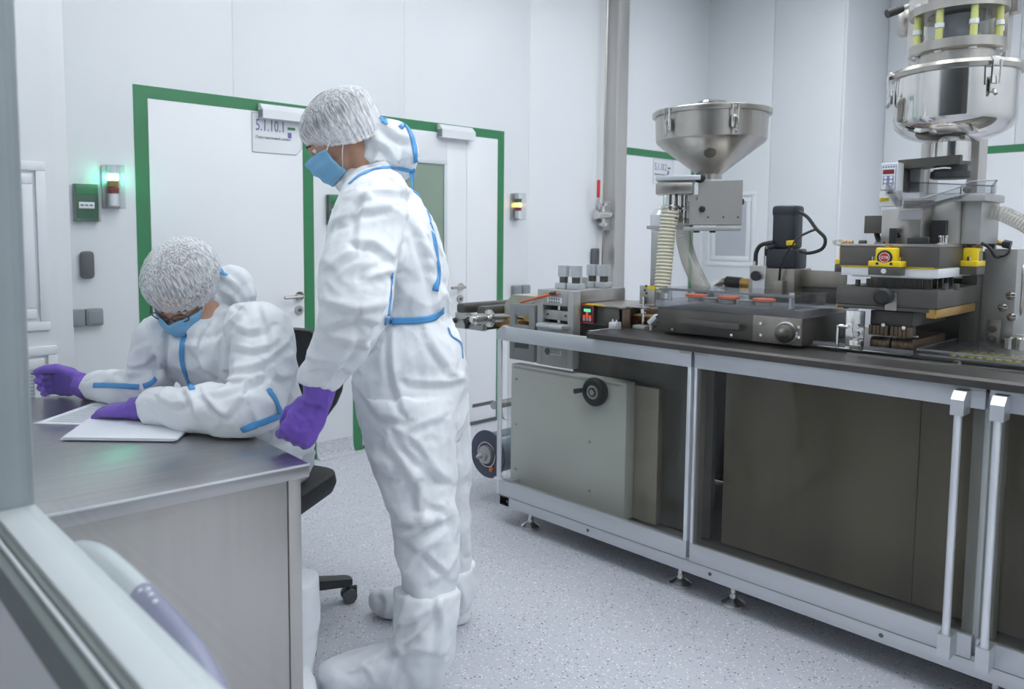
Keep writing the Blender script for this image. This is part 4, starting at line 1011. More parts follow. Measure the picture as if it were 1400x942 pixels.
# chrome sensor plate in front
a = P_(1157, 424, 2.68); b = P_(1180, 471, 2.68)
sp = MB().box(2.68, 2.688, b.y, a.y, .957, a.z, .001).build('polished_bracket', 'steel_polished', ps)
MB().box(2.66, 2.68, b.y + .0, a.y - .02, .957, .99, .003).build('bracket_block', 'steel_polished', sp)
q = P_(1147, 446, 2.675); MB().tube(bez([(2.675, a.y - .01, q.z), (2.675, q.y, q.z), (2.675, q.y + .004, q.z - .01), (2.675, q.y + .004, .957)], 4), .006, 8).build('bent_rod', 'steel_polished', sp)
for z in (.985, 1.01, 1.035): MB().cyl((2.68, b.y + .02, z), (2.668, b.y + .02, z), .009, seg=6).build('nut', 'steel_polished', sp)
# pneumatic vibrators
def vibrator(c, ux, n, label, front):
    """yellow vibrator body; ux = along the plate, n = outwards"""
    c = Vector(c); ux = Vector(ux); n = Vector(n); up = Vector((0, 0, 1))
    t = thing('pneumatic_vibrator', c, label, 'vibrator')
    hh = (z_t - z_y)
    MB().obox(c + up * hh * .48 + n * .02, ux, n, up, .058, .042, hh * .92, .006).obox(c + up * .008 + n * .02, ux, n, up, .094, .05, .018, .003).build('vibrator_body', 'yellow_paint', t)
    MB().obox(c + up * (-.014) + n * .022, ux, n, up, .092, .046, .026, .002).build('mounting_block', 'gunmetal', t)
    d = c + up * hh * .46 + n * .0405
    if front:
        MB().lathe(d, n, [(.0215, 0), (.0225, .003), (.016, .005), (.016, .003)], 28).build('seal_ring', 'black_plastic', t)
        MB().lathe(d, n, [(.0158, 0), (.0158, .0045), (.0, .005)], 24).build('maker_disc', 'red_plastic', t)
        MB().lathe(d + n * .0046, n, [(.0152, 0), (.0152, .0006), (.0138, .0006), (.0138, 0)], 24, cap=False).build('disc_ring', 'white_plastic', t)
        text('disc_text', 'GT8', .012, 'white_plastic', t, d + n * .0054 - up * .0042, ux * -1 if (ux * -1).cross(up).dot(n) > 0 else ux, up, align='CENTER')
        for s in (-.02, .02):
            MB().cyl(c + ux * s + up * .009 + n * .045, c + ux * s + up * .009 + n * .047, .0045, seg=8).build('screw', 'black_plastic', t)
        q = c - up * .014 + n * .045; MB().cyl(q, q + n * .002, .008, seg=14).build('bolt', 'steel_polished', t)
    else:
        MB().obox(d + n * .001 - up * 0, ux, n, up, .026, .002, .036, .0005).build('type_plate', 'switch_grey', t)
        e = c + ux * .0295 + up * hh * .46 + n * .02
        MB().lathe(e, ux, [(.019, 0), (.02, .003), (.014, .004)], 20).build('seal_ring', 'black_plastic', t)
        MB().lathe(e + ux * .003, ux, [(.0135, 0), (.0135, .002)], 20).build('maker_disc', 'red_plastic', t)
    MB().cyl(c + up * hh * .92 + n * .02, c + up * (hh * .92 + .012) + n * .02, .007, seg=10).build('brass_fitting', 'brass', t)
    for s in (-.04, .04):
        MB().cyl(c + ux * s + up * .016 + n * .02, c + ux * s + up * .03 + n * .02, .005, seg=8).build('bolt', 'steel_polished', t)
    return t
v0 = P_(1213, 363, XP - .02)
vibrator((XP - .002, v0.y, z_y), (0, 1, 0), (-1, 0, 0), 'yellow vibrator with red disc on the front of the pressing station', True)
vr = on(1326, 372, 'y', yr - .02)
vibrator((vr.x + .02, yr, z_y), (1, 0, 0), (0, -1, 0), 'yellow vibrator with grey plate on the right side of the pressing station', False)
vibrator((XP + .12, yl, z_y), (1, 0, 0), (0, 1, 0), 'yellow vibrator on the left side of the pressing station, only its edge showing', False)
# air fittings on top
def cab(pts, r, m, lab, nm='air_line'):
    return MB().tube(bez(pts, 8), r, 8).build(nm, m, None, lab, 'air line', loc=pts[0])
T = lambda px, py, x=XP + .03: on(px, py, 'x', x)
al = cab([T(1196, 336), T(1180, 337), T(1160, 337), T(1144, 334), T(1140, 331), T(1146, 329), T(1155, 331)], .005, 'hose_clear', 'clear air line looping at the left of the pressing station top')
MB().cyl(T(1190, 336), T(1196, 335), .008, seg=10).build('brass_collar', 'brass', al)
MB().cyl(T(1196, 335), T(1209, 334), .009, seg=10).build('push_fitting', 'black_plastic', al)
m = MB()
for i in range(4): m.cyl(T(1151 + i * 4, 332), T(1154 + i * 4, 332), .007 + .0015 * (i % 2), seg=10)
m.build('brass_coupling', 'brass', al)
MB().cyl(T(1175, 332), T(1184, 332), .009, seg=12).build('black_coupling', 'black_plastic', al)
ar = cab([T(1328, 333, 2.9), T(1342, 333, 2.9), T(1354, 340, 2.95), T(1360, 350, 3.05), T(1365, 352, 3.10)], .0055, 'black_plastic', 'short black air line above the right yellow vibrator')
MB().cyl(T(1336, 332, 2.9), T(1341, 333, 2.9), .009, seg=10).build('brass_collar', 'brass', ar)
MB().box(T(1325, 333, 2.9).x - .012, T(1325, 333, 2.9).x + .012, T(1328, 333, 2.9).y - .0, T(1322, 333, 2.9).y + .0, T(1325, 338, 2.9).z, T(1325, 327, 2.9).z, .004).build('elbow_fitting', 'black_plastic', ar)
# latches on the upper plate
for px, w_, h_ in ((1220, .018, .05), (1248, .03, .02), (1262, .03, .022)):
    q = P_(px, 336, XP + .05); MB().box(q.x - .01, q.x + .012, q.y - w_ / 2, q.y + w_ / 2, z_t + .007, z_t + .008 + h_, .003).build('latch', 'black_plastic', ps)
for px in (1288, 1291):
    q = P_(px, 336, XP + .08); MB().lathe((q.x, q.y, z_t + .008), (0, 0, 1), [(.012, 0), (.014, .004), (.008, .006), (.008, .02), (.011, .021), (.011, .027)], 14).build('thumb_screw', 'steel_polished', ps)
# guide column to the right
XN = 3.12
cl0 = on(1346, 340, 'x', XN); cl1 = on(1392, 340, 'x', XN)
gc = thing('guide_column', (XN, cl1.y, .957), 'broad grey steel column at the right end of the pressing station', 'column')
MB().box(XN, XN + .30, cl1.y, cl0.y, .957, cl0.z, .002).build('column_body', 'steel_matte', gc)
MB().box(XN - .06, XN + .1, cl0.y, cl0.y + .045, .957, cl0.z - .01, .002).build('guide_rail', 'gunmetal', gc)
MB().box(XN - .02, XN + .28, cl0.y + .045, yl - .06, .957, z_y - .05, .002).build('column_back', 'gunmetal', gc)
for px, py in ((1384, 404), (1373, 420), (1385, 433)):
    q = on(px, py, 'x', XN); MB().lathe(q, (-1, 0, 0), [(.008, 0), (.008, .012), (.014, .013), (.014, .02), (.006, .024)], 12).build('wing_screw', 'steel_polished', gc)
a = on(1351, 436, 'x', XN - .012); b = on(1368, 473, 'x', XN - .012)
sp = MB().box(XN - .03, XN - .024, b.y, a.y, .957, a.z, .001).build('sensor_plate', 'steel', gc)
for z in (.36, .74):
    q = Vector((XN - .03, (a.y + b.y) / 2, a.z + (b.z - a.z) * z)); MB().lathe(q, (-1, 0, 0), [(.006, 0), (.012, .004), (.012, .012), (.005, .014), (.005, .03)], 8).build('spring_screw', 'steel_dark', sp)
MB().tube(bez([on(1394, 362, 'x', XN + .1), on(1398, 368, 'x', XN + .08), on(1397, 395, 'x', XN + .08), on(1394, 425, 'x', XN + .08), on(1390, 430, 'x', XN + .1)], 6), .011, 10).build('grab_handle', 'steel', gc)
q = on(1378, 474, 'x', XN - .05)
for dy in (0, .03): MB().lathe((q.x, q.y - dy, .957), (0, 0, 1), [(.014, 0), (.014, .02), (.02, .022), (.02, .04), (.01, .045)], 12).build('foot_screw', 'steel_polished', gc)
m = on(1392, 470, 'x', XN - .02); MB().box(m.x, m.x + .03, m.y - .012, m.y + .012, .957, m.z + .03, .002).build('stop_block', 'steel_matte', gc)
al2 = cab([on(1350, 333, 'x', XN), on(1360, 331, 'x', XN), on(1375, 334, 'x', XN)], .008, 'black_plastic', 'black and blue air valve on top of the guide column')
MB().cyl(on(1372, 333, 'x', XN), on(1382, 335, 'x', XN), .014, seg=12).build('valve_body', 'motor_black', al2)
MB().cyl(on(1365, 332, 'x', XN), on(1370, 333, 'x', XN), .009, seg=12).build('valve_collar', 'brass', al2)
MB().tube(bez([on(1381, 336, 'x', XN), on(1379, 345, 'x', XN - .01), on(1372, 350, 'x', XN - .012), on(1364, 351, 'x', XN - .012)], 6), .004, 8).build('valve_tube', 'black_plastic', al2)
MB().box(XN - .0, XN + .02, on(1355, 336, 'x', XN).y - .01, on(1355, 336, 'x', XN).y + .01, cl0.z - .001, on(1355, 332, 'x', XN).z).build('valve_foot', 'steel_dark', al2)

# ------------------------------------------------------------------ dosing unit above the pressing station
XDU = 2.74
dz = thing('dosing_unit', (XDU, .88, z_t), 'steel dosing boxes standing on the pressing station under the clear tray', 'dosing unit')
zb_ = z_t + .008
a = P_(1206, 286, XDU); b = P_(1260, 286, XDU)
MB().box(XDU, XDU + .10, b.y, a.y, zb_, a.z, .002).build('dosing_box', 'steel', dz)
q = P_(1229, 322, XDU); MB().cyl(q, q + Vector((-.006, 0, 0)), .008, seg=12).build('lock_screw', 'steel_polished', dz)
c = P_(1312, 290, XDU + .12); d = P_(1342, 290, XDU + .14)
MB().box(XDU + .12, XDU + .34, c.y, a.y - .02, zb_, P_(1290, 272, XDU + .12).z, .002).build('drive_box', 'steel_panel', dz)
MB().box(XDU + .14, XDU + .34, d.y, c.y - .001, zb_, P_(1325, 268, XDU + .14).z, .002).build('side_box', 'steel_matte', dz)
e = on(1279, 310, 'x', XDU + .1)
MB().box(XDU + .095, XDU + .12, e.y - .03, b.y - .002, zb_, zb_ + .075).build('dark_gap', 'black_plastic', dz)
a4 = P_(1182, 295, XDU + .15); b4 = P_(1207, 319, XDU + .15)
bx = MB().box(XDU + .15, XDU + .21, b4.y, a4.y, b4.z, a4.z, .002).build('sensor_box', 'gunmetal', dz)
MB().tube(bez([(XDU + .18, (a4.y + b4.y) / 2, b4.z), (XDU + .17, (a4.y + b4.y) / 2 - .01, b4.z - .02), (XDU + .15, (a4.y + b4.y) / 2 - .02, zb_)], 5), .009, 8).build('sensor_lead', 'black_plastic', bx)
# clear vibrating tray
tz = P_(1240, 284, XDU + .02).z
tr = thing('clear_tray', (XDU + .1, .88, tz), 'clear acrylic vibrating tray with chute over the dosing boxes', 'tray')
def wall(par, pts, h, th, name, m='clear_acrylic'):
    mm = MB()
    for p, q in zip(pts, pts[1:]):
        p = Vector(p); q = Vector(q); u = (q - p).normalized(); n_ = Vector((-u.y, u.x, 0)).normalized() * th
        mm.prism([p, q, q + Vector((0, 0, h)), p + Vector((0, 0, h))], n_)
    mm.build(name, m, par, smooth=0)
    e_ = MB()
    for p, q in zip(pts, pts[1:]): e_.tube([Vector(p) + Vector((0, 0, h)), Vector(q) + Vector((0, 0, h))], .0028, 6)
    e_.build('bright_edge', 'acrylic_edge', par)
TL = lambda px, py, x: on(px, py, 'x', x)
f1 = TL(1230, 288, 2.74); f2 = TL(1262, 287, 2.74); f3 = TL(1314, 271, 2.80); f4 = TL(1325, 264, 2.84); f5 = TL(1362, 262, 2.90); b5 = TL(1356, 268, 3.12); b1 = TL(1232, 262, 3.02)
pts = [f1, f2, f3, f4, f5]
MB().prism([f1, f2, f3, f4, f5, b5, b1], (0, 0, -.004)).build('tray_floor', 'clear_acrylic', tr, smooth=0)
wall(tr, pts, .036, .004, 'front_wall'); wall(tr, [f5, b5, b1], .034, .004, 'back_wall')
g1 = TL(1212, 266, 2.80); wall(tr, [f1, g1, b1], .035, .004, 'chute_wall')
MB().prism([f1, TL(1213, 262, 2.80), TL(1234, 252, 3.0), b1], (0, 0, -.004)).build('chute_floor', 'clear_acrylic', tr, smooth=0)
MB().prism([f1, f2, f2 + Vector((-.02, 0, -.03)), f1 + Vector((-.02, 0, -.03))], (.004, 0, 0)).build('tray_lip', 'acrylic_edge', tr, smooth=0)
q = TL(1322, 259, 2.85); MB().ell(q, .012, .012, .012).build('tray_knob', 'black_plastic', tr)
MB().box(2.84, 3.06, on(1355, 262, 'x', 2.9).y, on(1312, 262, 'x', 2.9).y, f5.z - .03, f5.z - .006, .003).build('tray_carrier', 'steel_matte', tr)
MB().box(XDU + .1, XDU + .3, b.y, a.y - .03, P_(1290, 272, XDU + .12).z - .002, tz + .0, .002).build('tray_spring_block', 'steel_dark', tr)
# dosing controller and dark arm
XAR = 2.98
ct = thing('dosing_controller', TL(1212, 290, 2.9), 'white controller with red display hanging left of the clear tray', 'controller')
a = TL(1204, 223, 2.9); b = TL(1225, 282, 2.9)
MB().box(2.9, 2.96, b.y, a.y, b.z, a.z, .004).build('controller_case', 'white_plastic', ct)
W_, H_ = a.y - b.y, a.z - b.z
MB().box(2.898, 2.9, b.y + W_ * .08, a.y - W_ * .08, b.z + H_ * .38, a.z - H_ * .05).build('face_border', 'screen_blue', ct)
MB().box(2.8975, 2.898, b.y + W_ * .11, a.y - W_ * .11, b.z + H_ * .39, a.z - H_ * .06).build('face_sheet', 'white_plastic', ct)
MB().box(2.8965, 2.8975, b.y + W_ * .18, a.y - W_ * .18, a.z - H_ * .26, a.z - H_ * .16).build('display', 'screen_red', ct)
MB().box(2.8968, 2.8975, b.y + W_ * .2, a.y - W_ * .2, a.z - H_ * .52, a.z - H_ * .3).build('key_field', 'screen_blue', ct)
for i in (0, 1):
    for j in (0, 1, 2):
        c = Vector((2.8968, b.y + W_ * (.34 + .32 * i), a.z - H_ * (.34 + .09 * j)))
        MB().cyl(c, c + Vector((-.0008, 0, 0)), .0055, seg=12).build('key', 'white_plastic', ct)
for i in range(5):
    c = Vector((2.8975, b.y + W_ * (.2 + .15 * i), a.z - H_ * .1)); MB().cyl(c, c + Vector((-.0006, 0, 0)), .003, seg=8).build('indicator', 'screen_blue', ct)
MB().box(2.898, 2.9, b.y + W_ * .4, a.y - W_ * .06, b.z + H_ * .12, b.z + H_ * .2).build('maker_label', 'yellow_paint', ct)
text('label_text', '220V', .012, 'sign_black', ct, (2.8975, a.y - W_ * .12, b.z + H_ * .135), (0, -1, 0), (0, 0, 1))
a_ = TL(1228, 219, XAR); b_ = TL(1313, 213, XAR); c_ = TL(1313, 225, XAR)
am = thing('hopper_arm', (XAR, a_.y, a_.z), 'dark flat arm with black collar under the round steel kettle', 'arm')
MB().prism([(XAR, a_.y, a_.z), (XAR, b_.y, b_.z + .004), (XAR, b_.y, b_.z - .026), (XAR, a_.y, a_.z - .03)], (.12, 0, 0)).build('arm_plate', 'gunmetal', am)
q = TL(1236, 250, XAR); MB().box(XAR, XAR + .1, TL(1236, 230, XAR).y, a_.y, q.z - .03, a_.z - .028, .002).build('arm_leg', 'gunmetal', am)
q2 = TL(1250, 240, XAR + .1); MB().box(XAR + .06, XAR + .1, TL(1250, 240, XAR).y, a_.y - .01, q.z - .03, a_.z - .03).build('arm_web', 'steel_matte', am)
kx, ky = 3.04, on(1304, 150, 'x', 3.04).y
q = TL(1297, 236, 3.04)
MB().lathe((kx, ky, 0), (0, 0, 1), [(.05, TL(1297, 226, 3.04).z), (.05, TL(1297, 234, 3.04).z), (.058, TL(1297, 235, 3.04).z), (.06, TL(1297, 243, 3.04).z), (.052, TL(1297, 245, 3.04).z)], 32).build('outlet_collar', 'black_plastic', am)
MB().tube([TL(1272, 232, XAR - .005), TL(1290, 229.5, XAR - .006), TL(1300, 230, XAR - .005)], .003, 6).build('cable_loop', 'white_plastic', am)
MB().box(2.93, XAR + .02, a.y - .02, a_.y + .01, a_.z - .03, a_.z - .02).build('arm_bracket', 'steel_dark', am)
# support frame
XKF = 3.24
sf = thing('kettle_frame', (XKF, ky, .957), 'tall brown-grey steel frame carrying the round kettle at the back right', 'frame')
pL0 = on(1258, 230, 'x', XKF).y; pL1 = on(1271, 230, 'x', XKF).y; pR0 = on(1322, 225, 'x', XKF).y; pR1 = on(1338, 225, 'x', XKF).y
tL = on(1240, 60, 'x', XKF); tR = on(1377, 50, 'x', XKF)
zk = on(1300, 150, 'x', XKF).z
MB().box(XKF, XKF + .1, pL1, pL0, .957, zk, .003).build('frame_post', 'steel_panel', sf)
MB().box(XKF, XKF + .1, pR1, pR0, .957, zk, .003).build('frame_post', 'steel_panel', sf)
kz = on(1240, 75, 'x', XKF).z; kz2 = on(1243, 92, 'x', XKF).z
MB().prism([(XKF, tL.y, 2.35), (XKF, tL.y, kz), (XKF, tL.y - .01, kz2), (XKF, tL.y - .01, zk), (XKF, tR.y + .008, zk), (XKF, tR.y, kz), (XKF, tR.y, 2.35)], (.06, 0, 0)).build('frame_tower', 'steel_panel', sf)
a = on(1228, 20, 'x', XKF); b = on(1240, 47, 'x', XKF)
MB().box(XKF + .0, XKF + .05, tL.y - .0, a.y, b.z, a.z + .012, .002).build('side_block', 'steel', sf)
a = on(1378, 0, 'x', XKF); b = on(1391, 15, 'x', XKF)
MB().box(XKF + .0, XKF + .05, b.y, tR.y, b.z, 2.3, .002).build('side_block', 'steel', sf)
h0 = on(1241, 8, 'x', XKF - .03); h1 = on(1233, 11, 'x', XKF - .06); h2 = on(1213, 19, 'x', XKF - .1)
MB().cyl(h0, h1, .008, seg=10).build('lever_rod', 'steel_polished', sf)
MB().tube([h1, h1.lerp(h2, .3), h2], [.015, .017, .016], 14).build('lever_grip', 'black_plastic', sf)
# kettle
kt = thing('round_kettle', (kx, ky, zk), 'shiny round bottomed steel kettle with clamps at the upper right', 'kettle')
zr_ = on(1304, 100, 'x', kx).z; zbt = on(1304, 196, 'x', kx).z; zcy = on(1304, 163, 'x', kx).z
wl_ = (on(1232, 130, 'x', kx) - on(1378, 130, 'x', kx)).length
depth_ = (RC.transposed() @ (Vector((kx, ky, zr_)) - EYEV)).z
RK = 146 / FPX * depth_ / 2
prof = [(.03, zbt)]
for i in range(1, 9):
    t_ = i / 8 * PI / 2; prof.append((max(.03, RK * math.sin(t_) ** .8), zbt + (zcy - zbt) * (1 - math.cos(t_))))
prof += [(RK, zr_ - .012), (RK - .012, zr_ - .012)]
MB().lathe((kx, ky, 0), (0, 0, 1), prof, 80).build('kettle_body', 'steel_polished', kt)
MB().lathe((kx, ky, zr_), (0, 0, 1), [(RK, -.016), (RK + .01, -.014), (RK + .012, .0), (RK + .006, .012), (.13, .02), (.12, .02)], 72).build('kettle_rim', 'steel', kt)
MB().lathe((kx, ky, 0), (0, 0, 1), [(.055, TL(1297, 222, 3.04).z), (.055, zbt + .012), (.03, zbt + .012)], 28).build('outlet_tube', 'steel_polished', kt)
MB().cyl((kx, ky, zr_ + .02), (kx, ky, on(1304, 75, 'x', kx).z), .118, seg=48).build('neck', 'steel', kt)
for s in (-1, 1):
    ang = math.atan2(-ky, -kx) + (.62 if s < 0 else -1.35) * -1 * s * s if 0 else None
for px in (1343, 1230):
    off = (px - 1304) / 73; off = max(-.98, min(.98, off))
    base = math.atan2(-ky, -kx); an = base - math.asin(off) * -1
    u = Vector((math.cos(an), math.sin(an), 0)); v_ = Vector((-u.y, u.x, 0)); p = Vector((kx, ky, zr_)) + u * (RK + .01)
    cl = MB().obox(p + u * .004 + Vector((0, 0, -.002)), u, v_, Vector((0, 0, 1)), .012, .03, .028, .003).build('clamp', 'steel_polished', kt)
    MB().tube([p + v_ * .013 + u * .012, p + v_ * .013 + Vector((0, 0, -.07)) + u * .008, p - v_ * .013 + Vector((0, 0, -.07)) + u * .008, p - v_ * .013 + u * .012], .0032, 6).build('clamp_wire', 'steel_polished', cl)
    MB().obox(p + Vector((0, 0, -.072)) - u * .002, u, v_, Vector((0, 0, 1)), .008, .022, .05, .002).tube([p + Vector((0, 0, -.09)), p + u * .012 + Vector((0, 0, -.105))], .006, 8).build('clamp_lever', 'steel_polished', cl)
# sight glass section
sg = thing('sight_glass_section', (kx, ky, zr_ + .05), 'ring section with clear cylinder and yellow-green rods above the round kettle', 'sight glass')
zz = lambda py: on(1307, py, 'x', kx).z
RG = .148 * depth_ / 2.75
MB().lathe((kx, ky, 0), (0, 0, 1), [(RG - .04, zz(76)), (RG - .01, zz(76)), (RG, zz(74)), (RG, zz(62)), (RG - .04, zz(62))], 56).build('lower_ring', 'steel', sg)
MB().lathe((kx, ky, 0), (0, 0, 1), [(RG - .04, zz(22)), (RG, zz(22)), (RG, zz(11)), (RG - .04, zz(9)), (RG - .05, zz(9))], 56).build('upper_ring', 'steel', sg)
MB().lathe((kx, ky, 0), (0, 0, 1), [(RG - .05, zz(62)), (RG - .05, zz(22)), (RG - .055, zz(22)), (RG - .055, zz(62))], 48, cap=False).build('glass_cylinder', 'clear_acrylic', sg)
MB().cyl((kx, ky, zz(60)), (kx, ky, zz(24)), .06, seg=32).build('inner_filter', 'switch_grey', sg)
mat('rod_lime', (.62, .64, .22), .3, var=.05)
for k in range(8):
    an = math.atan2(-ky, -kx) + .35 + k * PI / 4
    c = Vector((kx + math.cos(an) * (RG - .018), ky + math.sin(an) * (RG - .018), 0))
    r_ = MB().cyl(c + Vector((0, 0, zz(62))), c + Vector((0, 0, zz(22))), .011, seg=12).build('spacer_rod', 'rod_lime', sg)
    MB().cyl(c + Vector((0, 0, zz(78))), c + Vector((0, 0, zz(76))), .012, seg=8).cyl(c + Vector((0, 0, zz(8))), c + Vector((0, 0, zz(4))), .012, seg=8).cyl(c + Vector((0, 0, zz(46))), c + Vector((0, 0, zz(40))), .014, seg=12).build('rod_nut', 'aluminium_bright', r_)
MB().cyl((kx, ky, zz(9)), (kx, ky, zz(-30)), RG - .05, seg=40).build('upper_tube', 'steel', sg)
# right ribbed suction hose with fitting
h0 = TL(1322, 290, 2.98)
rh = ribbed('suction_hose', [h0, TL(1340, 289, 2.98), TL(1365, 291, 2.98), TL(1390, 301, 2.97), TL(1415, 316, 2.95), TL(1440, 345, 2.93)], .0235, .011, 'hose_clear', 'hose_clear', 'clear braided suction hose leaving the frame at the right edge', .0015)
m = MB().cyl(h0 + Vector((0, .02, 0)), TL(1340, 289, 2.98), .027, seg=18)
for px in (1326, 1334): m.lathe(TL(px, 290, 2.98), (0, 1, 0), [(.026, -.005), (.035, -.005), (.035, .005), (.026, .005)], 18)
m.build('hose_clamp', 'steel_polished', rh)
q = TL(1336, 303, 2.98); MB().cyl(q + Vector((0, 0, .02)), q + Vector((0, 0, -.02)), .016, seg=12).cyl(q + Vector((0, .02, -.01)), q + Vector((0, -.02, -.01)), .014, seg=10).build('drain_fitting', 'brass', rh)
MB().cyl(h0 + Vector((.0, .02, 0)), h0 + Vector((.0, .06, 0)), .022, seg=14).build('hose_stub', 'steel_polished', rh)

# ------------------------------------------------------------------ clear cover over the right of the deck
cA = on(1253, 491, 'z', .958); cB = on(1305, 468, 'z', .975)
cc = thing('output_cover', (2.70, cA.y, .957), 'flat clear acrylic cover lying over the conveyor at the right front', 'cover')
x0 = 2.70; x1 = 3.09; ya = on(1254, 490, 'x', x0).y; yb = -.2; zt5 = on(1254, 479, 'x', x0).z
MB().box(x0, x0 + .008, yb, ya, .958, zt5, .001).box(x1 - .008, x1, yb, ya, .958, zt5, .001).box(x0, x1, ya - .008, ya, .958, zt5, .001).build('cover_wall', 'clear_acrylic', cc, smooth=0)
MB().box(x0, x1, yb, ya, zt5, zt5 + .006, .001).build('cover_top', 'clear_acrylic', cc, smooth=0)
m = MB(); m.tube([(x0, yb, zt5 + .003), (x0, ya, zt5 + .003)], .004, 6); m.tube([(x0, ya, zt5 + .003), (x1, ya, zt5 + .003)], .004, 6); m.tube([(x0 - .002, yb, .961), (x0 - .002, ya, .961)], .004, 6)
m.build('cover_edge', 'acrylic_edge', cc)
mat('tablet_yellow', (.55, .48, .10), .6, var=.1)
m = MB()
random.seed(3)
for i in range(4):
    for j in range(26):
        m.cyl((x0 + .06 + i * .045, ya - .08 - j * .024, .958), (x0 + .06 + i * .045, ya - .08 - j * .024, .964), .008, seg=8)
m.build('tablets', 'tablet_yellow', None, 'rows of small yellow tablets under the flat clear cover', 'tablets', kind='stuff', loc=(x0 + .1, ya - .3, .957))
MB().lathe((x0 - .012, on(1310, 500, 'x', x0).y, .951), (0, 0, 1), [(.012, -.006), (.012, .003), (.006, .006)], 12).build('cover_screw', 'steel_polished', cc)
rl = thing('guide_rail', (2.69, 1.0, .957), 'clear acrylic guide strip along the front of the deck beside the feeding box', 'rail')
MB().box(2.69, 2.70, ya + .01, y1_ - .01, .957, .972, .001).build('rail_strip', 'acrylic_edge', rl)
MB().box(2.67, 2.69, ya + .01, y1_ - .01, .957, .961, .001).build('rail_base', 'steel_polished', rl)

# ------------------------------------------------------------------ steel table
RZ = math.radians(-3.8)
tb = thing('steel_table', (1.022, 1.682, 0), 'stainless steel table with closed front in front of the seated person', 'table', rz=RZ)
TH = .75; TW = .66; TD = 1.30
B = dict(parent=tb, local=True)
MB().box(-TW, 0, 0, TD, TH - .035, TH, .002).build('tabletop', 'steel_table', **B)
MB().box(-TW, 0, -.003, .002, TH - .005, TH + .0006, .0012).build('edge_highlight', 'aluminium_bright', **B)  # polished edge, set brighter to carry the highlight along the table front
for x in (-.045, -TW + .01):
    for y in (.03, TD - .06):
        MB().box(x, x + .035, y, y + .035, .02, TH - .035, .002).build('leg', 'steel_panel', **B)
        MB().cyl((x + .0175, y + .0175, 0), (x + .0175, y + .0175, .03), .016, seg=12).build('leg_foot', 'black_plastic', **B)
MB().box(-TW + .047, -.047, .034, .046, .06, TH - .035, .001).build('front_panel', 'steel_panel', **B)
MB().box(-TW + .012, -TW + .02, .066, TD - .062, .06, TH - .035, .001).build('end_panel', 'steel_panel', **B)
MB().box(-TW + .03, -.03, TD - .06, TD - .045, .30, .34, .002).build('cross_rail', 'steel_panel', **B)
def sheet(name, c, label, th, lines, z0):
    t = thing(name, (*c[0][:2], z0), label, 'papers', )
    n = 3
    for i in range(n):
        d = Vector((.004 * math.sin(i * 2.1 + len(name)), .004 * math.cos(i * 1.7), 0)) if i < n - 1 else Vector((0, 0, 0))
        MB().prism([Vector((p[0], p[1], z0 + th * i / n)) + d for p in c], (0, 0, th / n * .9)).build('sheet', 'paper', t)
    if lines:
        k = MB(); a, b, cc_ = Vector((*c[0][:2], 0)), Vector((*c[1][:2], 0)), Vector((*c[3][:2], 0)); u = b - a; w_ = cc_ - a
        for i in range(16):
            s0 = a + u * (.08 + .052 * i) + w_ * .1; L2 = .8 if i % 5 else .5
            q = [s0, s0 + w_ * L2, s0 + w_ * L2 + u * .012, s0 + u * .012]
            k.prism([Vector((p.x, p.y, z0 + th)) for p in q], (0, 0, .0004))
        k.build('printed_lines', 'switch_grey', t)
    return t
sheet('paper_stack', [(.604, 2.584), (.833, 2.769), (.985, 2.60), (.760, 2.415)], 'printed sheets lying under the left glove on the steel table', .003, True, .7505)
sheet('paper_stack', [(.611, 2.32), (.765, 2.546), (1.0, 2.291), (.846, 2.095)], 'thick stack of blank white sheets at the front of the steel table', .008, False, .7535)

# ------------------------------------------------------------------ office chair
fs = Vector((-.855, -.52, 0)).normalized(); ls = Vector((-fs.y, fs.x, 0))       # facing, sitter's left
SCN = Vector((1.225, 2.385, 0)); up = Vector((0, 0, 1))
ch = thing('office_chair', SCN, 'black office chair under the seated person at the steel table', 'chair')
def rrect(c, u, v, a, b, r, z, n=6):
    out = []
    for sx, sy, t0 in ((1, 1, 0), (-1, 1, PI / 2), (-1, -1, PI), (1, -1, 1.5 * PI)):
        for i in range(n + 1):
            t_ = t0 + PI / 2 * i / n
            out.append(c + u * (sx * (a - r) + r * math.cos(t_)) + v * (sy * (b - r) + r * math.sin(t_)) + up * z)
    return out
rings = [rrect(SCN, fs, ls, .20, .20, .08, .42), rrect(SCN, fs, ls, .225, .225, .09, .425), rrect(SCN, fs, ls, .235, .235, .09, .455), rrect(SCN, fs, ls, .23, .23, .09, .488), rrect(SCN, fs, ls, .20, .20, .08, .50)]
MB().rings(rings).build('seat', 'chair_black', ch)
MB().box(SCN.x - .1, SCN.x + .1, SCN.y - .1, SCN.y + .1, .385, .422, .01).build('seat_plate', 'black_plastic', ch)
bc = SCN - fs * .30
rr = []
for i in range(9):
    z = .62 + .36 * i / 8; k = math.sin(PI * (i + .6) / 9.2) ** .45; bow = -.05 * math.sin(PI * i / 8)
    rr.append([bc + up * z + fs * (bow + d * (.028) + .05 * (abs(l) ** 2)) + ls * (l * .20 * k) for l, d in [(-1, -.3), (-.6, -1), (0, -1), (.6, -1), (1, -.3), (1, .4), (.6, 1), (0, 1), (-.6, 1), (-1, .4)]])
MB().rings(rr).build('backrest', 'chair_black', ch, smooth=60)
MB().tube(bez([SCN - fs * .1 + up * .375, SCN - fs * .28 + up * .40, SCN - fs * .345 + up * .55, SCN - fs * .325 + up * .72], 6), .02, 10).build('back_bar', 'black_plastic', ch)
MB().cyl(SCN + up * .08, SCN + up * .25, .03, seg=16).cyl(SCN + up * .25, SCN + up * .39, .018, seg=14).build('gas_column', 'black_plastic', ch)
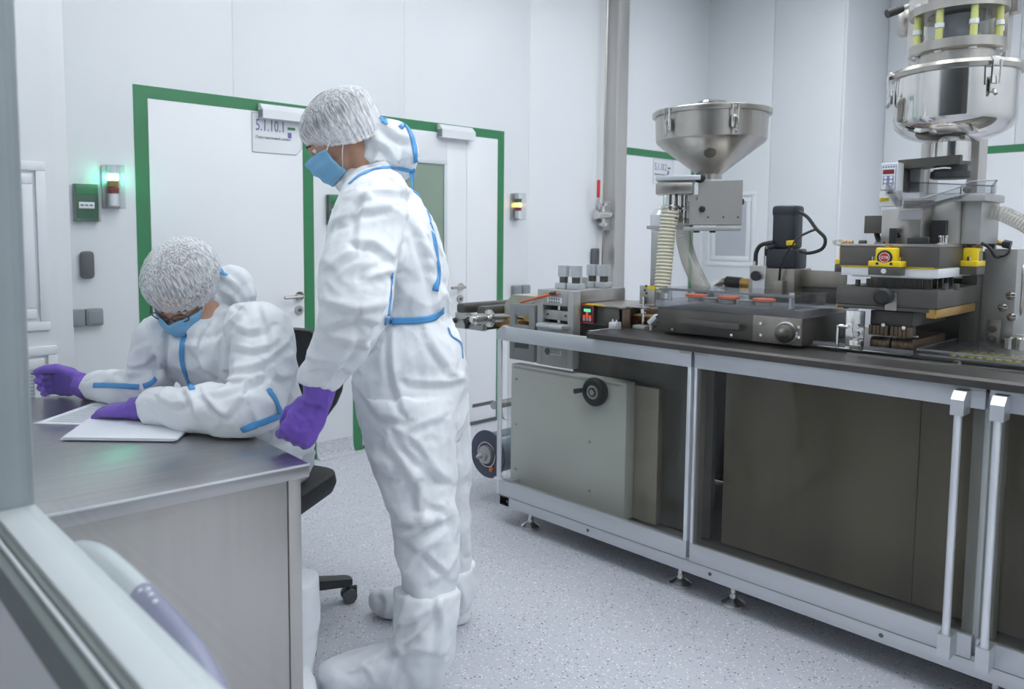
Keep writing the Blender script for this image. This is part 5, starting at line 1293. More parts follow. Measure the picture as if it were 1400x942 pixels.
MB().cyl(SCN + up * .065, SCN + up * .125, .05, .04, 18).build('base_hub', 'black_plastic', ch)
a0 = math.atan2(2.281 - SCN.y, 1.545 - SCN.x)
for k in range(5):
    an = a0 + k * 2 * PI / 5; d = Vector((math.cos(an), math.sin(an), 0)); s_ = Vector((-d.y, d.x, 0))
    MB().rings([[SCN + d * r + s_ * w_ * .5 * q + up * (z + hh * q2) for q, q2 in ((-1, -1), (1, -1), (1, 1), (-1, 1))] for r, w_, z, hh in ((.03, .06, .095, .022), (.18, .05, .092, .018), (.33, .042, .078, .014), (.345, .03, .078, .01))]).build('base_arm', 'black_plastic', ch, smooth=50)
    c = SCN + d * .335
    cs = MB().cyl(c + up * .04, c + up * .08, .012, seg=10).obox(c + up * .038 + d * .006, d, s_, up, .05, .014, .04, .006).build('caster', 'black_plastic', ch)
    for e in (-1, 1): MB().cyl(c + s_ * e * .008 + up * .026, c + s_ * e * .022 + up * .026, .026, seg=20).build('caster_wheel', 'dark_grey', cs)

# ------------------------------------------------------------------ rounded white and lilac shell on a stand behind the window ledge
sx = .385
tl = [(96, 742), (112, 739), (135, 745), (160, 764), (195, 797)]
tr_ = [(195, 797), (232, 838), (262, 876), (283, 912), (297, 945), (304, 965)]
sl = thing('curved_shell', (sx + .08, .95, 0), 'rounded white and lilac shell rising behind the window ledge', 'curved_shell')
def shell(par, pts, m, name):
    P = bez([on(px, py, 'x', sx) for px, py in pts], 6); R = []
    for p in P:
        ring = []
        for k in range(14):
            t_ = PI * k / 13
            ring.append(p + Vector((-.025 * math.cos(t_), 0, -.04 + .04 * math.sin(t_))))
        ring += [p + Vector((.025, 0, -.22)), p + Vector((-.025, 0, -.22))]
        R.append(ring)
    return MB().rings(R).build(name, m, par, smooth=50)
shell(sl, tl, 'shell_white', 'white_shell'); q = shell(sl, tr_, 'lilac_plastic', 'lilac_shell')
for px, py in ((187, 806), (196, 801), (200, 810), (210, 806), (206, 799), (216, 815)):
    p = on(px, py, 'x', sx - .004); MB().ell(p + Vector((-.004, 0, -.006)), .004, .003, .003, seg=8, rg=5).build('shell_glint', 'white_plastic', q)  # white beads stand in for the dotted highlights on the shell
MB().tube([(sx + .08, .95, .04), (sx + .08, .95, .60), (sx + .0, .95, .70)], .022, 12).build('shell_post', 'steel_matte', sl)
MB().box(sx - .015, sx + .04, .70, 1.1, .62, .70, .02).build('back_carrier', 'dark_grey', sl)
MB().lathe((sx + .08, .95, 0), (0, 0, 1), [(.12, 0), (.12, .012), (.03, .05), (.024, .08)], 32).build('shell_base', 'steel_matte', sl)

# ------------------------------------------------------------------ people
DG = bpy.context.evaluated_depsgraph_get
def fuse(mb, voxel, smooth_it, name, factor=.5):
    """voxel-fuse overlapping shells into one continuous surface"""
    me = mb.mesh(name + '_raw', smooth=0)
    o = bpy.data.objects.new(name + '_raw', me); COL.objects.link(o)
    r = o.modifiers.new('r', 'REMESH'); r.mode = 'VOXEL'; r.voxel_size = voxel
    if smooth_it:
        s = o.modifiers.new('s', 'SMOOTH'); s.iterations = smooth_it; s.factor = factor
    bpy.context.view_layer.update()
    out = bpy.data.meshes.new_from_object(o.evaluated_get(DG()))
    bpy.data.objects.remove(o); bpy.data.meshes.remove(me)
    out.name = name; out.materials.clear()
    return out
def put(name, me, m, parent, label=None, smooth=True):
    off = OFF[parent.name]
    for v in me.vertices: v.co -= off
    me.polygons.foreach_set('use_smooth', [smooth] * len(me.polygons))
    me.materials.append(MAT[m])
    o = bpy.data.objects.new(name, me); COL.objects.link(o); o.parent = parent; OFF[o.name] = off
    return tag(o, label)
def ridge(q):
    return 1 - abs(noise.noise(q)) * 2.2
def crumple(me, amp, fr, sq=(1, 1, 1), seed=0.0, mask=None, twist=None):
    """creased-film relief: broad bulges, long ridges, sharp small folds"""
    ns = [v.normal.copy() for v in me.vertices]
    sd = Vector((seed, seed * 1.7, -seed))
    for v, n in zip(me.vertices, ns):
        p = v.co
        q = Vector((p.x * sq[0], p.y * sq[1], p.z * sq[2])) * fr + sd
        wv = noise.noise_vector(q * .5) * .35
        a = .55 - 1.7 * abs(noise.noise(q + wv))
        b = .45 - 1.7 * abs(noise.noise(q * 1.9 + wv + Vector((9, 3, 1))))
        c = noise.noise(q * .4 + Vector((4, 4, 4)))
        d = amp * (.95 * a + .42 * b * max(0, .4 + 1.6 * noise.noise(q * .5 + Vector((1, 8, 2)))) + .8 * c - .1)
        v.co = p + n * (d * (mask(p) if mask else 1))
    me.update()
def folds(me, lines, amp, wid, valley=False):
    """tension creases: crisp ridges with a soft trough beside them, on the cloth side that carries them"""
    RT = RC.transposed(); P = []
    for v in me.vertices:
        q = RT @ (v.co - EYEV); n = RT @ v.normal
        P.append((FPX * q.x / q.z + PPX, FPX * q.y / q.z + PPY, -(n.dot(q.normalized()))))
    out = [0.0] * len(P)
    for ln in lines:
        k = 1.0
        if isinstance(ln[-1], (int, float)): k = ln[-1]; ln = ln[:-1]
        pl = bez([Vector((a, b, 0)) for a, b in ln], 5); n = len(pl)
        x0 = min(p.x for p in pl) - wid * 5; x1 = max(p.x for p in pl) + wid * 5; y0 = min(p.y for p in pl) - wid * 5; y1 = max(p.y for p in pl) + wid * 5
        for i, (x, y, f) in enumerate(P):
            if f < .05 or not (x0 < x < x1 and y0 < y < y1): continue
            best = 1e9; bs = 0; bt = 0
            for j in range(n - 1):
                ax, ay = pl[j].x, pl[j].y; dx, dy = pl[j + 1].x - ax, pl[j + 1].y - ay; L2 = dx * dx + dy * dy
                t = max(0, min(1, ((x - ax) * dx + (y - ay) * dy) / L2)); ex, ey = x - ax - dx * t, y - ay - dy * t; d = ex * ex + ey * ey
                if d < best: best = d; bs = 1 if dx * ey - dy * ex > 0 else -1; bt = (j + t) / (n - 1)
            d = math.sqrt(best)
            if d > wid * 5: continue
            tp = math.sin(PI * min(1, max(0, .12 + .76 * bt))) ** .7
            w_ = wid * (1.0 if bs > 0 else 1.9)
            h = math.exp(-d / w_) - (.75 * math.exp(-((d - 1.7 * wid) / (.9 * wid)) ** 2) if bs > 0 else 0)
            out[i] += k * amp * tp * h * min(1, f * 2.5)
    ns = [v.normal.copy() for v in me.vertices]
    for v, n, o in zip(me.vertices, ns, out): v.co += n * o
    me.update()
def limb(mb, pts, n=6, seg=20):
    """pts: (centre, radius) run through a smooth curve"""
    P = bez([p for p, r in pts], n); R = []
    for i in range(len(P)):
        t = i / n; k = min(int(t), len(pts) - 2); f = t - k
        R.append(pts[k][1] * (1 - f) + pts[k + 1][1] * f)
    mb.tube(P, R, seg)
def torso(mb, rows, seg=28, n=4):
    """rows: (centre, lateral axis, depth axis, half width, half depth)"""
    out = []
    for i in range(len(rows) - 1):
        for k in range(n):
            f = k / n; a, b = rows[i], rows[i + 1]
            out.append([x * (1 - f) + y * f for x, y in zip(a, b)])
    out.append(list(rows[-1])); R = []
    for c, u, v, a, b in out:
        R.append([c + u.normalized() * a * math.copysign(abs(math.cos(t)) ** .85, math.cos(t)) + v.normalized() * b * math.copysign(abs(math.sin(t)) ** .85, math.sin(t)) for t in (2 * PI * j / seg for j in range(seg))])
    mb.rings(R)
def ribbon(name, par, me_obj, pix, width, m, lift=.0022, n=6, label=None):
    """tape laid on the real surface of a garment along a run of points"""
    me = me_obj.data; off = OFF[me_obj.name]
    bv = BVHTree.FromPolygons([v.co + off for v in me.vertices], [tuple(p.vertices) for p in me.polygons])
    pp = bez([Vector((a, b, 0)) for a, b in pix], n); hits = []
    for p in pp:
        d = ray(p.x, p.y).normalized(); h = bv.ray_cast(EYEV, d)
        if h[0] is None:
            h = bv.find_nearest(EYEV + d * 2.4)
        hits.append((h[0], h[1]))
    rows = []
    for i, (p, nrm) in enumerate(hits):
        t = hits[min(i + 1, len(hits) - 1)][0] - hits[max(i - 1, 0)][0]
        s = nrm.cross(t).normalized(); row = []
        for k in (-1, -.33, .33, 1):
            q = p + s * width * .5 * k; h = bv.find_nearest(q)
            row.append(h[0] + h[1] * lift)
        rows.append(row)
    mb = MB().grid(rows)
    o = mb.build(name, m, par, label, smooth=60)
    sm = o.modifiers.new('solid', 'SOLIDIFY'); sm.thickness = .0015; sm.offset = 1
    return o
def frame(fwd, pitch, roll=0.0):
    """head axes: columns right, forward, up"""
    f = Vector(fwd).normalized(); r = f.cross(Vector((0, 0, 1))).normalized()
    fd = f * math.cos(pitch) - Vector((0, 0, 1)) * math.sin(pitch); u = r.cross(fd)
    M = Matrix((r, fd, u)).transposed()
    return M @ Matrix.Rotation(roll, 3, 'Y')
def head_shell(mb, c, M):
    def e(x, y, z, a, b, d): mb.ell(c + M @ Vector((x, y, z)), a, b, d, M, 24, 16)
    e(0, -.018, .035, .077, .097, .088)
    e(0, .03, -.01, .066, .07, .085)
    e(0, .04, -.06, .052, .052, .06)
    e(0, .055, -.095, .03, .03, .026)
    e(0, .098, -.028, .013, .018, .028); e(0, .11, -.043, .0145, .014, .012)
    e(0, .092, .012, .055, .012, .012)
    e(0, .088, -.073, .024, .012, .01)
    for s in (-1, 1):
        e(s * .04, .075, -.03, .022, .022, .02)
        mb.ell(c + M @ Vector((s * .073, -.012, -.012)), .010, .019, .032, M @ Matrix.Rotation(s * .25, 3, 'Z'), 14, 10)
def dress_head(root, c, M, glasses=False, bag=1.0):
    L = lambda x, y, z: c + M @ Vector((x, y, z))
    mb = MB().ell(L(0, -.022, .04), .083, .103, .094, M, 28, 18)
    me = fuse(mb, .006, 2, 'hair'); crumple(me, .004, 22, seed=2); put('hair', me, 'hair', root)
    for s in (-1, 1):
        e = MB().ell(L(s * .032, .083, -.002), .012, .012, .012, M).build('eye', 'paper', root)
        MB().ell(L(s * .032, .0915, -.004), .006, .005, .006, M).build('iris', 'hair', e)
        MB().tube([L(s * .014, .1, .016), L(s * .032, .1, .021), L(s * .052, .09, .015)], .0035, 6).build('eyebrow', 'hair', root)
    # bouffant cap: gathered dome with ruffled elastic edge
    nu, nv = 120, 26; rows = []; uvs = []
    C0 = Vector((0, -.025, .048))
    for j in range(nv + 1):
        v = j / nv; row = []
        for i in range(nu):
            a = 2 * PI * i / nu
            dx, dy = math.sin(a), math.cos(a)
            rim = -.030 - .042 * (.5 - .5 * dy) ** 1.0 + (.022 if dy > .7 else .022 * max(0, dy) / .7)      # edge height: higher on the brow, lower at the nape
            th = v * (PI * .5 + .62)
            r = math.sin(th) if th < PI / 2 else math.cos((th - PI / 2) * 1.05) ** .9
            zt = math.cos(th) * .086 * bag + .0
            z = C0.z + zt
            tuck = max(0, v - .82) / .18
            zr = (1 - tuck) * z + tuck * rim
            rr = r * bag * (1 + .0) * (1 - .05 * tuck)
            pl = 1 + (.012 + .022 * tuck) * math.sin(a * 37 + 3 * math.sin(a * 5 + v * 4)) + .02 * noise.noise(Vector((dx * 3, dy * 3, v * 4 + bag)))
            row.append(L(C0.x + dx * .112 * rr * pl, C0.y + dy * .128 * rr * pl, zr + .0015 * math.sin(a * 29) * tuck)); uvs.append((i / nu, v))
        rows.append(row)
    mb = MB().grid(rows, closed=True)
    o = mb.build('bouffant_cap', 'cap_web', root, label='white translucent gathered hair cap')
    uv = o.data.uv_layers.new(name='UVMap')
    for lp in o.data.loops:
        u_, v_ = uvs[lp.vertex_index]; uv.data[lp.index].uv = (u_, v_)
    o.data.polygons.foreach_set('use_smooth', [True] * len(o.data.polygons))
    edge = [rows[-1][i] for i in range(nu)] + [rows[-1][0]]
    MB().tube(edge, .0045, 6, cap=False).build('elastic_edge', 'loop_white', o)
    # surgical mask: pleated sheet hung over nose and chin
    rows = []
    for j in range(15):
        v = j / 14; row = []
        for i in range(25):
            u = i / 24 * 2 - 1; a = u * 1.15
            zz = -.012 - .105 * v; bul = math.sin(PI * min(1, v * .9 + .08)) * .016
            rad = .103 - .010 * v + bul - .022 * abs(u) ** 2 * v
            pinch = (1 - .22 * abs(u) ** 3 * (1 if v > .5 else .8))
            zz = -.06 + (zz + .06) * pinch
            pleat = .0022 * math.sin(v * 6 * PI)
            nose = .016 * math.exp(-(u / .16) ** 2) * max(0, 1 - v * 1.7)
            row.append(L(math.sin(a) * (rad * .80 + pleat), .012 + math.cos(a) * (rad + nose + pleat) , zz))
        rows.append(row)
    mk = MB().grid(rows).build('face_mask', 'mask_blue', root, label='pale blue pleated surgical mask', smooth=60)
    sm = mk.modifiers.new('solid', 'SOLIDIFY'); sm.thickness = .002
    for s in (0, -1):
        top, bot = rows[1][s], rows[12][s]; sx = 1 if s == -1 else -1
        MB().tube(bez([top, L(sx * .088, .02, .0), L(sx * .088, -.012, .018), L(sx * .088, -.022, -.012), L(sx * .086, .015, -.05), bot], 6), .0016, 6).build('ear_loop', 'loop_white', mk)
    if glasses:
        g = MB()
        for s in (-1, 1):
            pts = [L(s * .034 + .026 * math.cos(t), .117 - .012 * abs(.034 + s * .026 * math.cos(t)) / .06, -.004 + .017 * math.sin(t)) for t in (2 * PI * k / 24 for k in range(25))]
            g.tube(pts, .0021, 6)
            g.tube([L(s * .061, .108, .004), L(s * .08, .06, .006), L(s * .084, -.01, .004)], .002, 6)
        g.tube([L(-.009, .119, .0), L(0, .123, .004), L(.009, .119, .0)], .002, 6)
        g.build('glasses', 'black_plastic', root, label='thin dark spectacle frame')
def hand(W, Y, Z, left, curls, thumb, sc=1.0, spread=.06, cuff=None):
    """gloved hand: palm, four unequal bent fingers, thumb from the side of the palm"""
    Y = Vector(Y).normalized(); Z = Vector(Z); Z = (Z - Y * Z.dot(Y)).normalized(); X = Y.cross(Z) * (1 if left else -1)
    L = lambda x, y, z: Vector(W) + (X * x + Y * y + Z * z) * sc
    mb = MB()
    R = []
    for y, hw, ht, z in ((-.012, .029, .021, 0), (.012, .033, .019, 0), (.045, .042, .016, 0), (.078, .043, .0145, .001), (.096, .040, .012, 0)):
        R.append([L(hw * math.copysign(abs(math.cos(t)) ** .7, math.cos(t)), y, z + ht * math.sin(t)) for t in (2 * PI * k / 18 for k in range(18))])
    mb.rings(R)
    for i, (x, ln) in enumerate(((.030, .072), (.0105, .080), (-.0095, .074), (-.0285, .058))):
        c = curls[i]; a = 0; p = Vector((x, .090, .001)); sa = spread * (1.5 - i) * (1 if i < 2 else 1)
        pts = [L(x * .8, .055, 0), L(*p)]; rs = [.0105, .0112]
        for k, (fr, cu) in enumerate(((.46, c[0]), (.30, c[1]), (.24, c[2]))):
            a += cu
            d = Vector((math.sin(sa) * math.cos(a), math.cos(a), -math.sin(a)))
            for h in (.5, 1):
                pts.append(L(*(p + d * ln * fr * h))); rs.append((.0108, .0102, .0094, .0092, .0088, .0062)[k * 2 + (0 if h == .5 else 1)])
            p = p + d * ln * fr
        mb.tube(pts, [r * sc for r in rs], 12)
    t0 = Vector((.026, .020, -.004)); pts = [L(.012, .012, -.002), L(*t0)]; rs = [.016, .0165]; p = t0
    for (dx, dy, dz), ln, r in zip(thumb, (.040, .032, .025), (.0128, .0112, .0075)):
        d = Vector((dx, dy, dz)).normalized(); pts.append(L(*(p + d * ln * .5))); rs.append(r + .0012); p = p + d * ln; pts.append(L(*p)); rs.append(r)
    mb.tube(pts, [r * sc for r in rs], 12)
    if cuff:
        P = bez([L(0, .01, 0)] + [Vector(q) for q, r in cuff], 6); n = len(P)
        rr = [.030 * sc] + [r for q, r in cuff]
        mb.tube(P, [rr[min(int(i / 6), len(rr) - 2)] * (1 - (i / 6 - min(int(i / 6), len(rr) - 2))) + rr[min(int(i / 6), len(rr) - 2) + 1] * (i / 6 - min(int(i / 6), len(rr) - 2)) for i in range(n)], 18)
    return mb
def glove(name, mb, par, amp=.0022, seed=1, voxel=.0031):
    me = fuse(mb, voxel, 3, name); crumple(me, amp, 26, seed=seed); return put(name, me, 'glove_purple', par)

# ================= standing person
ft = Vector((-.66, .75, 0)).normalized(); lt = Vector((-ft.y, ft.x, 0)); lt = -Vector((ft.y, -ft.x, 0)) if 0 else Vector((-.75, -.66, 0))
pa = thing('person', (V(575, 900, 2.45).x, V(575, 900, 2.45).y, 0), 'standing person in white hooded coverall, hair cap and blue mask, looking down', 'person')
Z3 = Vector((0, 0, 1))
def rowA(px, py, hw, hd, s=2.42, u=lt, v=ft): return (V(px, py, s), u, v, hw, hd)
def buildA(k, cloth):
    mb = MB()
    torso(mb, [rowA(508, 243, .085 * k, .075 * k), rowA(520, 262, .185 * k, .10 * k), rowA(527, 300, .205 * k, .135 * k), rowA(534, 345, .205 * k, .15 * k), rowA(541, 390, .20 * k, .158 * k),
               rowA(549, 432, .185 * k, .142 * k), rowA(556, 475, .195 * k, .165 * k), rowA(562, 520, .20 * k, .168 * k), rowA(566, 565, .195 * k, .158 * k), rowA(568, 600, .17 * k, .135 * k)])
    # near (left) leg, far (right) leg
    limb(mb, [(V(558, 545, 2.33), .135 * k), (V(565, 620, 2.32), .128 * k), (V(578, 690, 2.30), .103 * k), (V(584, 740, 2.29), .094 * k), (V(586, 800, 2.28), .085 * k), (V(585, 865, 2.27), .075 * k)])
    limb(mb, [(V(582, 545, 2.54), .135 * k), (V(592, 620, 2.58), .125 * k), (V(602, 690, 2.62), .105 * k), (V(606, 740, 2.65), .095 * k), (V(610, 790, 2.67), .085 * k), (V(614, 828, 2.69), .075 * k)])
    # near arm, far arm
    limb(mb, [(V(522, 268, 2.33), .085 * k), (V(508, 285, 2.23), .094 * k), (V(495, 340, 2.15), .098 * k), (V(486, 385, 2.10), .098 * k), (V(481, 425, 2.07), .096 * k), (V(467, 468, 2.08), .078 * k), (V(447, 502, 2.11), .060 * k), (V(434, 524, 2.105), .046 * k)])
    limb(mb, [(V(530, 270, 2.56), .085 * k), (V(530, 330, 2.62), .09 * k), (V(520, 410, 2.62), .08 * k), (V(520, 470, 2.58), .065 * k), (V(524, 515, 2.55), .05 * k)])
    return mb
# continuous body: head, neck, torso and limbs in one skin
HA = V(463, 186, 2.40); MA = frame((-.80, .60, 0), .60)
mb = buildA(.72, False); head_shell(mb, HA, MA)
limb(mb, [(V(520, 258, 2.42), .07), (V(505, 232, 2.42), .060), (V(486, 205, 2.41), .057), (V(474, 192, 2.40), .055)], seg=20)
limb(mb, [(V(585, 860, 2.27), .05), (V(583, 890, 2.28), .05), (V(540, 912, 2.30), .04), (V(490, 924, 2.31), .03)])
limb(mb, [(V(614, 825, 2.69), .05), (V(612, 842, 2.70), .045), (V(575, 838, 2.74), .04), (V(540, 828, 2.78), .03)])
put('body', fuse(mb, .0065, 3, 'body'), 'skin', pa)
# coverall
mb = buildA(1.0, True)
mb.ell(V(531, 208, 2.42), .072, .088, .098, frame((-.75, .66, 0), -.25), 24, 16)
mb.ell(V(548, 215, 2.42), .045, .08, .075, None, 20, 14).ell(V(512, 196, 2.41), .035, .085, .07, frame((-.75, .66, 0), .5), 20, 14)
mb.ell(V(508, 243, 2.415), .085, .10, .038, frame((-.75, .66, 0), .25), 24, 12)
mb.ell(V(482, 246, 2.40), .035, .06, .03, frame((-.75, .66, 0), .35), 16, 10)
for px, py, s, r in ((424, 520, 2.105, .030), (436, 530, 2.11, .032)): pass
me = fuse(mb, .0066, 2, 'coverall')
hipz = V(560, 520, 2.4).z
def maskA(p):
    return 1.0 if p.z < 1.45 else .75
crumple(me, .015, 6.2, (1, 1, 1.3), seed=3.1, mask=maskA)
crumple(me, .0045, 14, (1, 1, 1.2), seed=8.2)
folds(me, [[(466, 299), (502, 265), (556, 262)], [(490, 331), (514, 334), (550, 364)], [(503, 266), (494, 300), (490, 329)], [(568, 304), (576, 322), (584, 342)], [(452, 307), (490, 291), (533, 281)],
    [(455, 361), (470, 350), (488, 342)], [(533, 364), (518, 374), (501, 381)], [(520, 375), (545, 360), (548, 340)], [(442, 410), (485, 421), (523, 416), 1.3], [(444, 446), (485, 432), (525, 440), 1.4],
    [(431, 490), (466, 488), (507, 466), (523, 446), 1.3], [(456, 460), (480, 465), (504, 473)], [(495, 437), (497, 450), (496, 466)], [(413, 515), (444, 498), (482, 507), 1.2], [(540, 380), (532, 420), (505, 466), -2.2], [(490, 470), (470, 505), (452, 534), -1.6],
    [(536, 447), (539, 507), (553, 558), 1.4], [(561, 520), (603, 521), (634, 516), 1.3], [(584, 456), (600, 482), (616, 507)], [(553, 590), (575, 578), (603, 568)], [(533, 600), (571, 657), (577, 690), 1.3],
    [(552, 593), (571, 603), (603, 651), 1.2], [(517, 565), (532, 567), (552, 571)], [(484, 520), (500, 540), (520, 566), 1.2], [(526, 604), (558, 647), (579, 711), 1.3], [(515, 641), (536, 647), (564, 651)],
    [(547, 596), (573, 626), (606, 652), 1.3], [(539, 705), (564, 712), (588, 711), (609, 708), 1.7], [(588, 686), (600, 690), (611, 696)], [(616, 699), (623, 716), (627, 735)], [(541, 710), (549, 729), (586, 712), 1.3],
    [(560, 736), (590, 760), (618, 788), 1.1], [(558, 779), (574, 750), (600, 736)], [(590, 795), (606, 782), (622, 760)], [(575, 330), (590, 370), (600, 420)], [(548, 250), (575, 285), (600, 340), .8], [(503, 192), (528, 200), (545, 226), 1.2], [(520, 166), (541, 184), (562, 190)], [(500, 214), (526, 222), (562, 214), 1.2], [(474, 238), (505, 226), (540, 238)], [(512, 178), (520, 205), (512, 228), .9]], .0105, 5.5)
suitA = put('coverall', me, 'suit_white', pa)
# puffed cuff of the near sleeve
mb = MB(); limb(mb, [(V(456, 492, 2.11), .060), (V(444, 508, 2.108), .062), (V(434, 520, 2.106), .055), (V(431, 528, 2.105), .046)])
me = fuse(mb, .006, 2, 'sleeve_cuff'); crumple(me, .010, 13, seed=5); put('sleeve_cuff', me, 'suit_white', pa)
# boot covers
def boot(pts, legpts, seed):
    mb = MB(); limb(mb, legpts); limb(mb, pts)
    me = fuse(mb, .008, 3, 'boot_cover')
    crumple(me, .011, 8.5, (1, 1, 1.1), seed=seed); crumple(me, .004, 17, seed=seed)
    folds(me, [[(542, 846), (564, 845), (600, 826)], [(507, 903), (548, 877), (587, 845), 1.3], [(548, 888), (575, 887), (602, 893), 1.2], [(529, 940), (538, 915), (548, 887), 1.3], [(556, 818), (552, 840), (545, 868)], [(598, 820), (604, 850), (598, 885)], [(480, 916), (500, 912), (512, 930)]] if seed == 2 else [[(524, 812), (530, 822), (526, 838)], [(630, 800), (634, 822), (628, 842)]], .0115, 4.6)
    for v in me.vertices: v.co.z = max(v.co.z, .004)
    return put('boot_cover', me, 'suit_white', pa)
def fl(px, py, h): p = on(px, py, 'z', 0); return Vector((p.x, p.y, h))
hN, tN = fl(588, 935, .07), fl(455, 947, .05)
boot([(hN + (hN - tN).normalized() * .03, .062), (hN.lerp(tN, .35), .072), (hN.lerp(tN, .7), .060), (tN, .050), (tN + (tN - hN).normalized() * .03, .034), (tN + (tN - hN).normalized() * .045, .014)],
     [(V(584, 806, 2.275), .096), (V(584, 835, 2.27), .095), (V(582, 870, 2.27), .092), (V(580, 905, 2.29), .082), (hN, .07)], 2)
hF, tF = fl(622, 850, .065), fl(518, 842, .05)
boot([(hF + (hF - tF).normalized() * .02, .058), (hF.lerp(tF, .35), .064), (hF.lerp(tF, .8), .054), (tF, .046), (tF + (tF - hF).normalized() * .025, .03), (tF + (tF - hF).normalized() * .036, .013)],
     [(V(608, 772, 2.665), .100), (V(611, 800, 2.68), .097), (V(615, 830, 2.70), .08), (hF, .06)], 6)
# gloves: near hand hanging with loosely closed fingers
WA = V(434, 549, 2.10); YA_ = V(410, 588, 2.085) - WA
gm = hand(WA, YA_, (-.50, -.85, .1), True, ((1.15, 1.25, .6), (1.2, 1.3, .6), (1.2, 1.3, .6), (1.15, 1.2, .6)), ((.35, .75, -.45), (-.2, .8, -.6), (-.5, .5, -.6)), 1.22, .02,
          [(V(436, 538, 2.102), .043), (V(439, 522, 2.105), .044), (V(446, 505, 2.108), .040)])
glove('glove', gm, pa, .0042, 4, .0045)
WF = V(524, 520, 2.55)
glove('glove', hand(WF, V(520, 560, 2.54) - WF, (.8, .6, 0), False, ((.5, .6, .4),) * 4, ((.5, .8, -.3), (.1, .9, -.3), (0, 1, -.3)), 1.08, .03, [(V(525, 505, 2.55), .036)]), pa, .002, 7)
dress_head(pa, HA, MA, False, .98)
rib = lambda px, w, **k: ribbon('blue_tape', pa, suitA, px, w, 'blue_tape', **k)
rib([(566, 236), (575, 262), (587, 298), (596, 340), (600, 376), (595, 398)], .020)
rib([(526, 439), (548, 439), (572, 438), (592, 434), (606, 424)], .021)
rib([(536, 374), (534, 400), (532, 432)], .010)
rib([(563, 234), (540, 230), (515, 231), (492, 240), (478, 252)], .011)
rib([(552, 168), (560, 180), (566, 198), (568, 222)], .016)
rib([(517, 158), (524, 163), (531, 158)], .012)
rib([(612, 448), (617, 460), (630, 470), (632, 490)], .006)

# ================= seated person
pb = thing('person', (1.2, 2.37, 0), 'seated person in white hooded coverall, glasses and blue mask, writing at the steel table', 'person')
SL, SR = V(352, 452, 2.42), V(222, 468, 2.58)
latB = (SL - SR).normalized(); latB.z = 0; latB.normalize()
fB = Vector((latB.y, -latB.x, 0)); fB = fB if fB.dot(fs) > 0 else -fB
mid = (SL + SR) / 2
pel = Vector((1.25, 2.395, .60)); nk = mid + Vector((0, 0, .055)) - fB * .01
def buildB(k):
    mb = MB()
    rows = []
    for t, hw, hd, bow in ((0, .19, .15, 0), (.2, .19, .155, -.01), (.42, .19, .15, -.035), (.65, .195, .142, -.045), (.83, .205, .13, -.035), (.95, .195, .105, -.015), (1.06, .12, .085, .0)):
        c = pel.lerp(mid + Vector((0, 0, .0)), t) + fB * bow
        lt_ = (latB * t + ls * (1 - t)).normalized(); v = (mid - pel).normalized().cross(lt_) * 1.0
        if v.dot(fB) < 0: v = -v
        rows.append((c, lt_, v, hw * k, hd * k))
    torso(mb, rows)
    mb.ell(pel - fB * .02, .19 * k, .19 * k, .13 * k)
    limb(mb, [(SL - latB * .07, .08 * k), (SL + latB * .005, .092 * k), (V(360, 505, 2.35), .096 * k), (V(352, 545, 2.27), .085 * k), (V(328, 562, 2.235), .074 * k), (V(270, 558, 2.29), .065 * k), (V(232, 556, 2.335), .058 * k), (V(208, 556, 2.365), .052 * k)])
    limb(mb, [(SR + latB * .07, .08 * k), (SR - latB * .005, .088 * k), (V(205, 505, 2.60), .082 * k), (V(206, 527, 2.565), .07 * k), (V(180, 529, 2.62), .06 * k), (V(150, 528, 2.68), .054 * k), (V(128, 528, 2.735), .046 * k)])
    # thighs and shins: left one comes round the table corner, right one goes under the top
    kL = V(366, 725, 2.28); aL = V(397, 890, 2.24)
    limb(mb, [(pel + ls * .10, .125 * k), (pel.lerp(kL, .4), .11 * k), (kL.lerp(pel, .25) + Vector((.0, 0, .02)), .095 * k), (kL, .085 * k), (kL.lerp(aL, .5), .075 * k), (aL, .062 * k)])
    kR = Vector((.93, 2.22, .53)); aR = Vector((.84, 2.10, .11))
    limb(mb, [(pel - ls * .10, .125 * k), (pel.lerp(kR, .55) - ls * .04, .105 * k), (kR, .085 * k), (kR.lerp(aR, .5), .075 * k), (aR, .06 * k)])
    return mb, aL, aR
HB = V(249, 396, 2.47); MBm = frame((-.80, -.60, 0), .80, -.10)
mb, aL, aR = buildB(.60); head_shell(mb, HB, MBm)
limb(mb, [(mid - fB * .03, .07), (nk.lerp(HB, .35) - fB * .02, .06), (HB - fB * .03 - Vector((0, 0, .03)), .056)])
put('body', fuse(mb, .0065, 3, 'body'), 'skin', pb)
mb, aL, aR = buildB(1.0)
hd_ = V(318, 392, 2.56)
mb.ell(hd_, .06, .085, .062, frame((-.75, -.6, 0), -.3), 22, 14).ell(V(326, 404, 2.56), .05, .07, .05).ell(V(298, 398, 2.54), .05, .075, .05, frame((-.75, -.6, 0), .3), 20, 14)
mb.ell(nk, .085, .095, .035, frame((-.8, -.6, 0), .5), 22, 12).ell(V(300, 428, 2.50), .045, .045, .028, None, 18, 10)
me = fuse(mb, .0066, 2, 'coverall')
crumple(me, .013, 6.4, (1, 1, 1.1), seed=13.4)
crumple(me, .004, 14, (1, 1, 1.1), seed=18)
